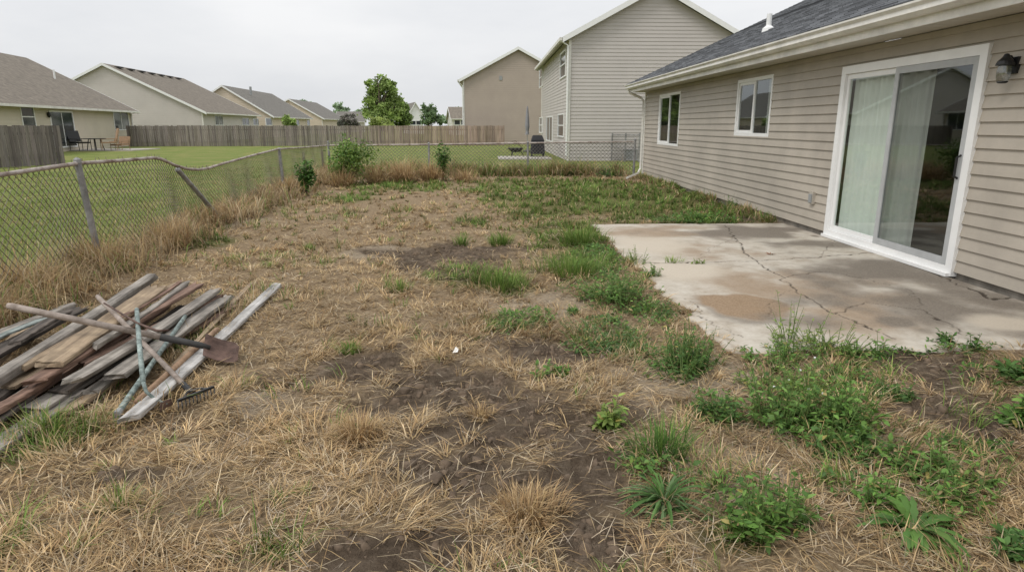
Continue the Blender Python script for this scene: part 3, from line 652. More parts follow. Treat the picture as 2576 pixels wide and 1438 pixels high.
fa = gp(158, 414); wood_fence('short dark wooden fence section at the far left, near the neighbour lawn', CW(-21.5, 17.5), Vector((fa.x, fa.y, 0)), 1.5, lambda t: (.78, .78, .8))
# ------------------------------------------------------------------ chain-link fences
def wiremesh(root, stB, stT, a=.07, r=.0028, mat='wire', nz_=12):
    P0 = np.array([tuple(p) for p in stB]); P1 = np.array([tuple(p) for p in stT])
    L = np.concatenate([[0], np.cumsum(np.linalg.norm(np.diff(P0[:, :2], axis=0), axis=1))]); S = L[-1]
    def pos(s, t):
        q = np.stack([np.interp(s, L, P0[:, k])*(1-t)+np.interp(s, L, P1[:, k])*t for k in range(3)], 1)
        q[:, 0] += .035*np.sin(s*2.3)*np.sin(t*math.pi)+.02*np.sin(s*5.1+2*t)*np.sin(t*math.pi); return q
    hgt = 1.0; n = int((S+hgt)/a)+2; tt = np.linspace(0, 1, nz_)
    V = []; FC_ = []; base = 0
    for sg in (1, -1):
        for k in range(-int(hgt/a)-1, n):
            s = k*a+sg*tt*hgt
            ok = (s >= 0) & (s <= S)
            if ok.sum() < 2: continue
            p = pos(s[ok], tt[ok]); m_ = len(p)
            offs = np.array([[r, 0, 0], [-r*.5, r*.87, r*.5], [-r*.5, -r*.87, -r*.5]])
            vv = p[:, None, :]+offs[None]; V.append(vv.reshape(-1, 3))
            idx = base+np.arange(m_-1)*3
            for j in range(3):
                j2 = (j+1) % 3; FC_.append(np.stack([idx+j, idx+j2, idx+3+j2, idx+3+j], 1))
            base += m_*3
    V = np.concatenate(V); FC_ = np.concatenate(FC_)
    return npmesh('wire_mesh', V, FC_.ravel(), np.arange(len(FC_))*4, np.ones((len(V), 3), np.float32), MT[mat], root)
CL = thing('chain_link_fence', 'rusty sagging chain-link fence along the left side with one leaning post', 'fence', (FA.x, 11, 0))
railpx = [(0, 440), (60, 431), (195, 411), (300, 404), (385, 397), (405, 400), (440, 416), (470, 425), (500, 427), (525, 423), (560, 412), (640, 390), (700, 375), (765, 371), (822, 366)]
rail = [vplane(x, y, FA, FB) for x, y in railpx]
start = [Vector((fence_x(y), y, rail[0].z+.0)) for y in (2.5, 4.2)]
rail = start+rail
mb = MB(); mb.tube(rail, .021, 8); mb.build('top_rail', MT['rust_rail'], CL, smooth=True)
lean_b = gp(567, 553); lean_t = vplane(447, 427, FA, FB)
stB = [Vector((fence_x(p.y)+.05*math.sin(p.y*1.7), p.y, .03)) for p in rail]
wiremesh(CL, stB, [p-Z*.01 for p in rail], r=.0036, a=.085)
for k in range(90):   # wire tips standing over the rail
    s = random.random()*(len(rail)-1); i = int(s); p = rail[i].lerp(rail[i+1], s-i)
    mb = MB(); mb.tube([p, p+Vector((random.uniform(-.02, .02), random.uniform(-.02, .02), .05))], .003, 3); mb.build('wire_tip', MT['wire'], CL)
p3 = vplane(702, 378, FA, FB); pc3 = vplane(826, 364, FA, FB); p1 = vplane(195, 411, FA, FB)
for top_, bot_ in [(p1+Vector((0, 0, .03)), Vector((p1.x+.05, p1.y+.05, -.1))), (lean_t, lean_b-Z*.08), (p3+Z*.03, Vector((p3.x+.04, p3.y, -.1))), (Vector((fence_x(3.0), 3.0, 1.1)), Vector((fence_x(3.0), 3.0, -.1)))]:
    mb = MB(); ax_ = (top_-bot_).normalized(); mb.tube([bot_, top_-ax_*.03, top_-ax_*.025, top_+ax_*.01, top_+ax_*.03], [.034, .034, .039, .037, .012], 10); po = mb.build('post', MT['galv'], CL, smooth=False)
    if top_ is lean_t: po['label'] = 'leaning post under the sagging rail'
CB = thing('chain_link_fence', 'low chain-link fence across the back of the yard to the house corner', 'fence', ((FB+FC)/2))
brail = [Vector((pc3.x, pc3.y, pc3.z-.02)), FB.lerp(FC, .33)+Z*.93, FB.lerp(FC, .6)+Z*.97, FC+Z*1.02]
mb = MB(); mb.tube(brail, .024, 8); mb.build('top_rail', MT['rust_rail'], CB)
wiremesh(CB, [Vector((p.x, p.y, .03)) for p in brail], brail, a=.115, r=.0075, mat='wire_grey')
for k, p in enumerate([Vector((pc3.x, pc3.y, 1.0)), FB.lerp(FC, .335)+Z*.97, FB.lerp(FC, .655)+Z*1.0, FC+Z*1.08]):
    rr = .038 if k in (0, 3) else .031; mb = MB(); mb.tube([Vector((p.x, p.y, -.1)), p-Z*.03, p-Z*.025, p+Z*.01, p+Z*.03], [rr, rr, rr*1.12, rr*1.1, rr*.3], 10); mb.build('post', MT['galv'], CB)
ga, gb = gp(1538, 405), gp(1606, 408); ga.z = gb.z = 0
GT = thing('chain_link_gate', 'grey chain-link gate between the grey house and the taupe house', 'gate', (ga+gb)/2)
for zz, rr in ((1.12, .02), (.08, .02), (.6, .015)): mb = MB(); mb.tube([ga+Z*zz, gb+Z*zz], rr, 8); mb.build('rail', MT['galv'], GT)
wiremesh(GT, [ga+Z*.08, gb+Z*.08], [ga+Z*1.12, gb+Z*1.12], a=.08, r=.004, mat='galv')
for p in (ga, ga.lerp(gb, .5), gb): mb = MB(); mb.tube([p, p+Z*1.2], .035, 8); mb.build('post', MT['galv'], GT)
# ------------------------------------------------------------------ grass
def blades(x, y, z, az, ph0, ph1, L, W, col):
    n = len(x); dx, dy = np.cos(az), np.sin(az)
    p = np.stack([x, y, z], 1)
    d0 = np.stack([dx*np.sin(ph0), dy*np.sin(ph0), np.cos(ph0)], 1); d1 = np.stack([dx*np.sin(ph1), dy*np.sin(ph1), np.cos(ph1)], 1)
    m_ = p+d0*(L*.5)[:, None]; t = m_+d1*(L*.5)[:, None]; s = np.stack([-dy, dx, np.zeros(n)], 1)*(W*.5)[:, None]
    co = np.stack([p-s, p+s, m_-s*.85, m_+s*.85, t], 1)
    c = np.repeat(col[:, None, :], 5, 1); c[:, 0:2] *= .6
    return co.reshape(-1, 3), c.reshape(-1, 3)
BP = [(0, 1, 3, 2), (2, 3, 4)]
def pick(pal, n):
    pal = np.array(pal); i = rng.integers(0, len(pal), n); j = rng.integers(0, len(pal), n); t = rng.random((n, 1))
    return (pal[i]*(1-t)+pal[j]*t)*rng.uniform(.75, 1.25, (n, 1))
STRAW = [(.62, .46, .265), (.52, .37, .19), (.68, .56, .375), (.44, .29, .145), (.59, .435, .225), (.33, .215, .118)]
GRN = [(.145, .25, .05), (.20, .30, .07), (.105, .19, .04), (.26, .32, .09)]
LAWN = [(.20, .275, .065), (.25, .30, .08), (.17, .245, .055), (.29, .31, .105)]
def sample(r0, r1, dens, a=62):
    n = int(dens*math.pi*(r1*r1-r0*r0)*2*a/360); r = np.sqrt(rng.uniform(r0*r0, r1*r1, n)); th = rng.uniform(-R(a), R(a), n)
    return r*np.sin(th), r*np.cos(th)
def ok_yard(x, y):
    w_ = (fbm(x/.2, y/.2, 771, 2)-.46)*.26
    inp = (x > PX0+.0+w_) & (y > PY0+.03+w_) & (y < PY1-.0-w_)
    return inyard(x, y) & (x < WX-.03) & ~inp
allco, allc, gco, gcc = [], [], [], []
for (r0, r1, td, nb, wd) in [(1.0, 3.2, 270, 18, .0040), (3.2, 5, 200, 17, .0046), (5, 8, 125, 14, .0060), (8, 13, 68, 13, .0088), (13, 21.5, 38, 12, .0135)]:
    x, y = sample(r0, r1, td); k = ok_yard(x, y); x, y = x[k], y[k]
    d = mask(DIRT, x, y, 31, DA); g = mask(GREEN, x, y, 41, .8); l = mask(LIGHT, x, y, 51); wy = mask(WEEDY, x, y, 61, .8)
    patch = fbm(x/.5, y/.5, 201, 3)
    dens = (1-.955*d)*(1-.55*l)*np.clip(.3+1.8*(patch-.3), .12, 1.2)
    k = rng.random(len(x)) < np.maximum(dens, g*(1-.6*d)*.95); x, y, d, g, l, wy, patch = x[k], y[k], d[k], g[k], l[k], wy[k], patch[k]
    far_ = sstep(6, 10, np.hypot(x, y))
    isg = rng.random(len(x)) < np.clip(g*.9+.35*wy+.06+.06*far_+(.26+.2*far_)*sstep(.51, .66, fbm(x/.8, y/.8, 222, 4)), 0, .93)
    size = rng.uniform(.55, 1.4, len(x))*(.65+.9*patch)
    T = len(x); ti = np.repeat(np.arange(T), nb); n = len(ti)
    maz = 2*math.pi*2*vn(x/.5, y/.5, 333)
    az = maz[ti]+rng.normal(0, 1.1, n)
    gi = isg[ti]
    rr = rng.uniform(0, .035, n)*size[ti]
    bx_ = x[ti]+np.cos(az)*rr+rng.normal(0, .012, n); by2 = y[ti]+np.sin(az)*rr+rng.normal(0, .012, n)
    ph0 = np.where(gi, rng.uniform(.15, .95, n), rng.uniform(.6, 1.5, n)); ph1 = ph0+np.where(gi, rng.uniform(.2, .9, n), rng.uniform(.1, .6, n))
    ph1 = np.minimum(ph1, 1.72)
    L = np.where(gi, rng.uniform(.04, .11, n)*(1+.4*g[ti]), rng.uniform(.035, .12, n))*size[ti]
    tone = rng.uniform(.62, 1.25, T)*(.68+.62*fbm(x/.7, y/.7, 501, 3))
    col = np.where(gi[:, None], pick(GRN, n), pick(STRAW, n))*tone[ti][:, None]
    mixg = (rng.random(n) < .36*(1-.7*g[ti])) & gi; col[mixg] = pick(STRAW, mixg.sum())
    z = gz(bx_, by2)
    z = z+np.where(gi, 0, rng.uniform(0, .012, n))
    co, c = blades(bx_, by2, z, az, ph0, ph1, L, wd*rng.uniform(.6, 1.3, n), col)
    m5 = np.repeat(gi, 5)
    allco.append(co[~m5]); allc.append(c[~m5]); gco.append(co[m5]); gcc.append(c[m5])
# flat thatch and loose straw litter
for (r0, r1, td, wd) in [(1.0, 3.2, 2300, .003), (3.2, 6, 1150, .004), (6, 11, 400, .007)]:
    x, y = sample(r0, r1, td); k = ok_yard(x, y); x, y = x[k], y[k]
    d = mask(DIRT, x, y, 31, DA); k = rng.random(len(x)) < (1-.85*d)*np.clip(.3+1.3*fbm(x/.35, y/.35, 602, 2), 0, 1); x, y = x[k], y[k]; n = len(x)
    col = pick(STRAW+[(.62, .53, .40), (.40, .33, .26)], n)*(.65+.7*fbm(x/.4, y/.4, 601, 2))[:, None]
    az = 6.283*vn(x/.25, y/.25, 603)*1.5+rng.normal(0, .8, n); ph = rng.uniform(1.25, 1.58, n)
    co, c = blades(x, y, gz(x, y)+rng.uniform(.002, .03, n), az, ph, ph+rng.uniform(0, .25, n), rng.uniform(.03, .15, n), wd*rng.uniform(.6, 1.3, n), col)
    allco.append(co); allc.append(c)
co = np.concatenate(allco); c = np.concatenate(allc); lo, st = replicate(len(co)//5, 5, BP)
tag(npmesh('dry_grass', co, lo, st, c.astype(np.float32), MT['grass'], origin=(0, 0, 0)), 'dry straw-coloured grass covering the yard between fence and patio', 'grass', kind='stuff')
co = np.concatenate(gco); c = np.concatenate(gcc); lo, st = replicate(len(co)//5, 5, BP)
tag(npmesh('green_grass', co, lo, st, c.astype(np.float32), MT['grass'], origin=(0, 0, 0)), 'patches of green grass growing through the dry yard and along the house', 'grass', kind='stuff')
print('yard blades', sum(len(a) for a in allco)//5, sum(len(a) for a in gco)//5)
# neighbour lawn
lc, lcc = [], []
for (r0, r1, dn, wd, ln) in [(4.5, 9, 900, .006, .085), (9, 16, 330, .010, .07), (16, 26, 90, .018, .06)]:
    x, y = sample(r0, r1, dn, 56); k = (~inyard(x, y)) & ~((x > 4) & (y < 21)) & ~((x > 3.4) & (y > 28)) & (x > -30); x, y = x[k], y[k]; n = len(x)
    dry = np.clip(fbm(x/1.3, y/1.3, 77, 3)*1.5-.6+.55*sstep(2.6, .1, fence_x(y)-x)*(y < 20), 0, 1)
    isd = rng.random(n) < dry*.7
    col = np.where(isd[:, None], pick(STRAW, n)*.9, pick(LAWN, n)); az = rng.uniform(0, 6.283, n); ph = rng.uniform(.1, 1.0, n)
    co, c = blades(x, y, gz(x, y), az, ph, ph+rng.uniform(.2, .8, n), ln*rng.uniform(.5, 1.2, n), wd*rng.uniform(.6, 1.3, n), col); lc.append(co); lcc.append(c)
co = np.concatenate(lc); c = np.concatenate(lcc); lo, st = replicate(len(co)//5, 5, BP)
tag(npmesh('lawn_grass', co, lo, st, c.astype(np.float32), MT['grass'], origin=(0, 0, 0)), 'mown green lawn of the neighbours beyond the chain-link fences', 'grass', kind='stuff')
# tall dead grass along the fence feet, along the house wall and round the lumber
n = 27000; t = rng.random(n)**1.5; y = 3.2+t*17.2; x = fence_x(y)+rng.normal(.16, .2, n)
k = fbm(x/.3, y/.55, 91, 3) > .42; x, y = x[k], y[k]
nb_ = 15000; xb = rng.uniform(FB.x, FC.x-.3, nb_); yb = FB.y+(xb-FB.x)*(FC.y-FB.y)/(FC.x-FB.x)+rng.normal(-.2, .3, nb_); kk = fbm(xb/.5, yb/.3, 95, 3) > np.interp(xb, [-5, 0, 2, 4.5], [.25, .36, .46, .54]); xb, yb = xb[kk], yb[kk]
xp, yp = sample(2.5, 7, 900); kp = (mask(PILEG, xp, yp, 71) > rng.random(len(xp))); xp, yp = xp[kp], yp[kp]
nw = 5200; yw = rng.uniform(9.9, 19.2, nw); xw = WX-.04-np.abs(rng.normal(0, .12, nw)); kw = fbm(xw/.3, yw/.5, 97, 3) > .42; xw, yw = xw[kw], yw[kw]
boost = np.concatenate([np.full(len(x), 1.1), np.full(len(xb), 1.5), np.full(len(xp), .5), np.full(len(xw), .55)]); pg = np.concatenate([np.full(len(x), .10), np.full(len(xb), .32), np.full(len(xp), .22), np.full(len(xw), .6)])
x = np.concatenate([x, xb, xp, xw]); y = np.concatenate([y, yb, yp, yw]); n = len(x); di = np.hypot(x, y)
clump = fbm(x/.35, y/.35, 99, 2)
az = 6.283*2*vn(x/.4, y/.4, 44)+rng.normal(0, .9, n); ph = rng.uniform(.05, .95, n)
col = pick(STRAW+[(.36, .26, .16), (.5, .41, .27)], n)*.92*(.6+.7*clump)[:, None]; gm = rng.random(n) < pg*(.1+1.8*fbm(x/.6, y/.6, 98, 2)); col[gm] = pick(GRN, gm.sum())
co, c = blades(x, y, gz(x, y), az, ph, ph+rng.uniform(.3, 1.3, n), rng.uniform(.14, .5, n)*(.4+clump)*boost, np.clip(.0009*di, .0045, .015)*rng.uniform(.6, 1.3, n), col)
lo, st = replicate(n, 5, BP)
tag(npmesh('tall_dry_grass', co, lo, st, c.astype(np.float32), MT['grass'], origin=(0, 0, 0)), 'tall dead grass standing along the feet of the chain-link fences', 'grass', kind='stuff')
# soil crumbs and clods
x, y = sample(1.2, 9, 1800); d = mask(DIRT, x, y, 31, DA); k = ok_yard(x, y) & (rng.random(len(x)) < d*.85*np.clip(fbm(x/.25, y/.25, 801, 3)*3-1.0, 0, 1)); x, y = x[k], y[k]; n = len(x)
th_ = np.linspace(0, 2*math.pi, 6, endpoint=False)
oc = np.array([(0, 0, .75)]+[(.75*math.cos(a), .75*math.sin(a), .45) for a in th_]+[(math.cos(a+.5), math.sin(a+.5), -.2) for a in th_])
sz = .004+.026*rng.random(n)**4; v = oc[None]*sz[:, None, None]*rng.uniform(.55, 1.3, (n, 13, 1))*rng.uniform(.7, 1.4, (n, 1, 3))
v = v+np.stack([x, y, gz(x, y)-sz*.1], 1)[:, None]
pat = [(0, 1+k, 1+(k+1) % 6) for k in range(6)]+[f for k in range(6) for f in ((1+k, 7+k, 1+(k+1) % 6), (1+(k+1) % 6, 7+k, 7+(k+1) % 6))]
lo, st = replicate(n, 13, pat)
tag(npmesh('soil_crumbs', v.reshape(-1, 3), lo, st, np.ones((n*13, 3), np.float32), MT['soil'], origin=(0, 0, 0)), 'crumbs of dark soil on the bare dirt patches', 'soil', kind='stuff')
print('crumbs', n)
# ------------------------------------------------------------------ plants
def leaves(p, d, up, L, W, col):
    s = np.cross(d, up); s /= np.linalg.norm(s, axis=1)[:, None]+1e-6; nn = np.cross(s, d)
    L = L[:, None]; W = W[:, None]
    co = np.stack([p, p+d*L*.38+s*W*.5+nn*W*.12, p+d*L*.38-s*W*.5+nn*W*.12, p+d*L*.75+s*W*.34-nn*L*.05, p+d*L*.75-s*W*.34-nn*L*.05, p+d*L-nn*L*.18], 1)
    return co.reshape(-1, 3), np.repeat(col[:, None], 6, 1).reshape(-1, 3)
LP = [(0, 2, 1), (1, 2, 4, 3), (3, 4, 5)]
WEED = [(.125, .255, .045), (.165, .31, .06), (.09, .195, .04), (.21, .35, .085)]
BLUEG = [(.11, .215, .07), (.15, .27, .095), (.085, .165, .055)]
DARKG = [(.09, .19, .045), (.125, .24, .06), (.07, .145, .035)]
YELG = [(.25, .36, .075), (.31, .39, .10), (.18, .29, .06)]
def broadleaf(name, label, c, Rr, h, nst, ll, pal, ratio=.5, cat='weed', group=None, flowers=0, nodes=7):
    z = gz1(c.x, c.y)
    onp = PX0+.2 < c.x < PX1 and PY0+.2 < c.y < PY1
    if onp: z = PZ-.01
    c = Vector((c.x, c.y, z)); root = thing(name, label, cat, c, group)
    ns = max(2, min(9, nst//12)); sa = rng.uniform(0, 6.283, ns); sr = Rr*rng.uniform(.1, .95, ns); sh = rng.uniform(.35, 1.25, ns); sw = rng.uniform(.2, .42, ns)*Rr
    k_ = rng.integers(0, ns, nst); az = rng.uniform(0, 6.283, nst); rr = np.sqrt(rng.random(nst))
    bx_ = c.x+np.cos(sa[k_])*sr[k_]+np.cos(az)*rr*sw[k_]; by2 = c.y+(np.sin(sa[k_])*sr[k_]+np.sin(az)*rr*sw[k_])*.9
    hh = h*rng.uniform(.3, 1.2, nst)*(1-.4*rr**2)*sh[k_]; sp_ = Rr*.3*rr+Rr*.16*rng.random(nst)
    B = np.stack([bx_, by2, np.full(nst, z) if onp else np.where((bx_ > PX0+.1) & (by2 > PY0+.1) & (by2 < PY1), np.maximum(gz(bx_, by2), PZ), gz(bx_, by2))], 1); T = B+np.stack([np.cos(az)*sp_, np.sin(az)*sp_, hh], 1)
    mb = MB()
    for k in range(nst): mb.tube([B[k]-np.array([0, 0, .02]), B[k]*.45+T[k]*.55+np.array([0, 0, hh[k]*.08]), T[k]], [.0028, .0022, .0012], 3, False)
    mb.build('stem', MT['stem'], root)
    si = np.repeat(np.arange(nst), nodes); n = len(si); t = rng.uniform(.08, 1.0, n)
    p = B[si]*(1-t)[:, None]+T[si]*t[:, None]; a2 = rng.uniform(0, 6.283, n); el = rng.uniform(-.35, .8, n)
    d = np.stack([np.cos(a2)*np.cos(el), np.sin(a2)*np.cos(el), np.sin(el)], 1)
    up = np.stack([rng.normal(0, .4, n), rng.normal(0, .4, n), np.ones(n)], 1)
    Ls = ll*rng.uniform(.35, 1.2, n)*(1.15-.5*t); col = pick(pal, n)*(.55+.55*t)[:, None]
    yl = rng.random(n) < .06; col[yl] = pick([(.45, .38, .12), (.4, .3, .15)], yl.sum())
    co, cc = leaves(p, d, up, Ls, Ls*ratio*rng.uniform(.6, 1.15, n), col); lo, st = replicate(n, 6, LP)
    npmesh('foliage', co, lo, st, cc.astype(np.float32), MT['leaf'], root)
    for k in range(flowers):
        mb = MB(); q = T[random.randrange(nst)]; mb.lathe(Vector(q)+Vector((random.uniform(-.02, .02), random.uniform(-.02, .02), .006)), [(0, .006), (.007, .003), (.007, -.003), (0, -.006)], 6); mb.build('flower', MT['paper'], root)
    return root
def tuft(name, label, c, Rr, h, n, pal, cat='grass tuft', wd=.004, lean=.9, group=None, droop=.9):
    onp = PX0+.2 < c.x < PX1 and PY0+.2 < c.y < PY1
    z = PZ-.008 if onp else gz1(c.x, c.y)
    rr = np.sqrt(rng.random(n)); az = rng.uniform(0, 6.283, n); az2 = az+rng.normal(0, .5, n)
    x = c.x+np.cos(az)*rr*Rr*.75*(1+.4*np.sin(az*3+c.x*7)); y = c.y+np.sin(az)*rr*Rr*.65
    ph = rng.uniform(.05, lean, n)*(.35+.65*rr); L = h*rng.uniform(.4, 1.2, n)
    co, cc = blades(x, y, np.full(n, z) if onp else gz(x, y), az2, ph, np.minimum(ph+rng.uniform(.1, droop, n), 1.9), L, wd*rng.uniform(.6, 1.3, n), pick(pal, n))
    lo, st = replicate(n, 5, BP)
    return tag(npmesh(name, co, lo, st, cc.astype(np.float32), MT['grass'], origin=(c.x, c.y, z)), label, cat, group)
def rosette(name, label, c, Rr, n, pal, ratio=.16, el=(.05, .9)):
    z = gz1(c.x, c.y)+.01; root = thing(name, label, 'weed', (c.x, c.y, z))
    az = rng.uniform(0, 6.283, n); e = rng.uniform(*el, n); L = Rr*rng.uniform(.5, 1.15, n); CC = []
    mb = MB(); mb.lathe(Vector((c.x, c.y, z-.02)), [(.02, 0), (.018, .02), (0, .035)], 8); mb.build('stem', MT['stem'], root)
    seg = 8; V = []; FC_ = []; col = pick(pal, n)
    for k in range(n):
        d = np.array([math.cos(az[k]), math.sin(az[k]), 0]); s = np.array([-d[1], d[0], 0]); i0 = len(V)
        p = np.array([c.x, c.y, z])+d*.01; ang = e[k]
        for j in range(seg+1):
            t = j/seg; w_ = L[k]*ratio*.5*math.sin(math.pi*min(1, .12+.88*t))*(1.0 if j % 2 else .6) if j < seg else .001
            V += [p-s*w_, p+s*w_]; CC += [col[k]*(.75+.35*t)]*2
            p = p+(d*math.cos(ang)+np.array([0, 0, math.sin(ang)]))*L[k]/seg; ang -= .2*rng.uniform(.5, 1.4)
            if p[2] < z+.004: p[2] = z+.004
        for j in range(seg): FC_.append((i0+2*j, i0+2*j+1, i0+2*j+3, i0+2*j+2))
    FC_ = np.array(FC_)
    npmesh('foliage', np.array(V), FC_.ravel(), np.arange(len(FC_))*4, np.array(CC, dtype=np.float32), MT['leaf'], root)
    return root
def rad(px, py, w): return w*.5*mpp(px, py)
# low creeping greenery that joins the weed clumps
x, y = sample(1.2, 11, 4400); k = ok_yard(x, y); x, y = x[k], y[k]
mk = mask(WEEDY, x, y, 61, .95); k = rng.random(len(x)) < mk*np.clip(fbm(x/.28, y/.28, 66, 4)*3.0-.95, 0, 1); x, y, mk = x[k], y[k], mk[k]; n = len(x)
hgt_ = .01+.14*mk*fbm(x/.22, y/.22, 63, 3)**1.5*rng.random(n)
a2 = rng.uniform(0, 6.283, n); el = rng.uniform(-.3, .9, n); d = np.stack([np.cos(a2)*np.cos(el), np.sin(a2)*np.cos(el), np.sin(el)], 1)
up = np.stack([rng.normal(0, .4, n), rng.normal(0, .4, n), np.ones(n)], 1); Ls = rng.uniform(.014, .046, n)*(.7+.6*fbm(x/.5, y/.5, 64, 2))
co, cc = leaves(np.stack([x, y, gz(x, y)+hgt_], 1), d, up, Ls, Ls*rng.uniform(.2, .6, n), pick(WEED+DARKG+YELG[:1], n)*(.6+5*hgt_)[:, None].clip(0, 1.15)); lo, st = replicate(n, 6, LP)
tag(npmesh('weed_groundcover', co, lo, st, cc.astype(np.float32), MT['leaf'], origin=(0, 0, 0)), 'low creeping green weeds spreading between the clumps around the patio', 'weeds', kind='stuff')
print('creeping leaves', n)
BW = [  # px, py, width, height, stems, leaf, palette, ratio, label, flowers
 (1560, 755, 230, 115, 140, .05, WEED, .5, 'bushy green weed against the left patio edge, level with the patio cross crack', 0),
 (1535, 868, 215, 80, 150, .035, BLUEG, .35, 'low bluish feathery weed mat in front of the bushy patio-edge weed', 0),
 (1715, 935, 205, 130, 170, .042, DARKG+WEED[:1], .4, 'dense green weed mound beside the front left patio corner', 0),
 (1318, 820, 145, 70, 50, .05, WEED, .3, 'loose narrow-leaved weed in straw at the back of the large dirt patch', 0),
 (1438, 795, 50, 42, 24, .034, WEED, .5, 'tiny round weed alone in pale straw left of the patio', 0),
 (1520, 1065, 110, 100, 22, .075, YELG, .45, 'pale leafy weed on the right rim of the large dirt patch', 0),
 (1800, 1055, 140, 90, 56, .042, DARKG, .4, 'small dark weed just left of the largest weed bush', 0),
 (2060, 1085, 300, 190, 210, .052, WEED, .45, 'largest green weed bush in front of the patio', 0),
 (1950, 905, 180, 85, 70, .045, WEED, .4, 'leafy weed at the front patio edge, leftmost there', 0),
 (2075, 895, 225, 140, 100, .048, YELG, .3, 'tall wispy yellow-green weed at the front patio edge', 0),
 (1985, 985, 195, 95, 95, .045, YELG, .4, 'yellowish weed with a few tiny white flowers behind the largest bush', 7),
 (2490, 950, 190, 95, 32, .10, DARKG, .5, 'broad-leaved dark weed on bare soil at the right frame edge', 0),
 (1945, 1340, 200, 190, 75, .055, WEED, .45, 'upright nettle-like weed in the straw at the lower right', 0),
 (2370, 1230, 220, 120, 95, .05, WEED, .45, 'leafy weed behind the toothed dandelion rosette', 0),
 (2155, 1135, 195, 100, 85, .048, DARKG, .45, 'dark weed leaning on the right foot of the largest bush', 0),
 (2570, 1060, 115, 115, 34, .08, WEED, .45, 'weed cut by the right frame edge above the lower corner', 0),
 (2560, 1390, 150, 115, 46, .065, DARKG, .5, 'weed in the lower right frame corner', 0),
 (1740, 558, 165, 60, 90, .08, WEED, .55, 'rounded leafy weed by the house behind the far patio edge', 0),
 (1835, 525, 80, 85, 24, .07, DARKG, .35, 'thin upright weed against the house wall past the patio', 0),
 (1762, 668, 40, 30, 12, .035, YELG, .5, 'small weed sprouting from the middle of the patio crack', 0),
 (1380, 955, 80, 60, 16, .048, WEED, .5, 'small leafy seedling at the right side of the dirt patch', 0),
 (1585, 668, 90, 65, 40, .04, YELG, .35, 'yellow-green weed where the cross crack meets the patio edge', 0),
 (1690, 805, 80, 60, 32, .04, DARKG, .4, 'sparse weed on the patio edge between the bushy weed and the dense mound', 0),
 (1400, 442, 70, 34, 50, .09, DARKG, .5, 'low green weed at the back fence right of its middle', 0),
 (1535, 445, 50, 30, 40, .09, DARKG, .5, 'low green weed at the back fence near the downspout', 0),
 (2250, 1010, 145, 65, 52, .045, DARKG, .4, 'low weed on bare soil right of the largest bush', 0),
 (2200, 915, 140, 75, 52, .048, WEED, .45, 'weed at the front patio edge right of the wispy one', 0),
 (2390, 880, 125, 40, 30, .05, DARKG, .5, 'flat weed at the front patio edge, rightmost there', 0),
 (2190, 1260, 140, 80, 50, .05, WEED, .45, 'leafy weed left of the toothed dandelion rosette', 0),
 (1640, 700, 65, 50, 28, .042, WEED, .45, 'small weed on the left patio edge just above the bushy one', 0),
]
for (px, py, wp, hp, ns, ll, pal, ra, lab, fl_) in BW:
    c = gp(px, py); m_ = mpp(px, py)
    broadleaf('weed', lab, c, wp*.5*m_*1.0, hp*m_*.85, ns, ll, pal, ra, flowers=fl_, nodes=9)
for (px, py, wp, hp, n, pal, lab) in [
 (1260, 612, 80, 42, 220, GRN, 'round green grass tuft at the right end of the far dirt patch'),
 (1440, 690, 210, 62, 600, GRN, 'wide green grass clump left of the patio, level with the cross crack'),
 (1465, 615, 120, 58, 380, GRN, 'green grass clump at the far left corner of the patio'),
 (1665, 1150, 170, 105, 240, DARKG+GRN[:2], 'spiky green grass clump above the large dark rosette'),
 (1690, 666, 55, 22, 70, YELG, 'short yellowish grass tuft in the left part of the patio crack'),
 (300, 1285, 120, 60, 150, GRN+STRAW[:3], 'green grass tuft in the dry grass at the lower left'),
 (105, 1090, 150, 80, 220, GRN+STRAW[:1], 'green grass tuft at the near end of the lumber pile'),
 (880, 892, 60, 40, 110, GRN, 'small green grass tuft at the top left rim of the large dirt patch'),
 (1160, 612, 40, 35, 110, GRN, 'thin grass tuft behind the middle of the far dirt patch'),
 (1255, 715, 150, 55, 320, GRN, 'grass clump in front of the right end of the far dirt patch'),
 (1000, 735, 80, 36, 160, GRN, 'grass tuft in front of the left end of the far dirt patch'),
 (775, 628, 40, 22, 80, GRN, 'lone small grass tuft in dry grass left of the far dirt patch')]:
    c = gp(px, py); m_ = mpp(px, py); tuft('grass_tuft', lab, c, wp*.5*m_, hp*m_*1.0, n, pal, wd=max(.005, .0009*m_*F))
BRN = STRAW[:2]+STRAW[3:]+[(.36, .25, .14)]
for (px, py, wp, hp, n, lab) in [
 (905, 1110, 110, 80, 460, 'rust-brown dry grass tuft on the left of the large dirt patch'),
 (1210, 1050, 80, 45, 180, 'dry grass tuft in the middle of the large dirt patch'),
 (1330, 1310, 190, 85, 600, 'straw mound at the bottom of the dirt patch'),
 (1015, 458, 80, 72, 560, 'brown dead brush clump at the back fence, left of the ivy post'),
 (1085, 458, 60, 70, 420, 'brown dead brush clump touching the ivy post'),
 (945, 462, 70, 60, 380, 'dead grass clump right of the green shrub'),
 (858, 468, 90, 60, 420, 'dead grass heap at the foot of the fence corner post'),
 (1170, 456, 70, 45, 320, 'low dead grass clump right of the ivy post'),
 (250, 680, 170, 120, 800, 'dead grass heap around the nearest fence post'),
 (420, 625, 130, 95, 580, 'dead grass clump under the rail between nearest and leaning post'),
 (545, 556, 110, 65, 460, 'dead grass clump at the foot of the leaning post'),
 (722, 485, 70, 58, 360, 'dead grass clump at the post past the leaning one'),
 (60, 745, 190, 130, 800, 'dead grass heap at the fence by the left frame edge')]:
    c = gp(px, py); m_ = mpp(px, py); tuft('dry_grass_tuft', lab, c, wp*.5*m_, hp*m_*1.0, n, BRN, wd=max(.004, .0007*m_*F), lean=1.2, droop=1.4)
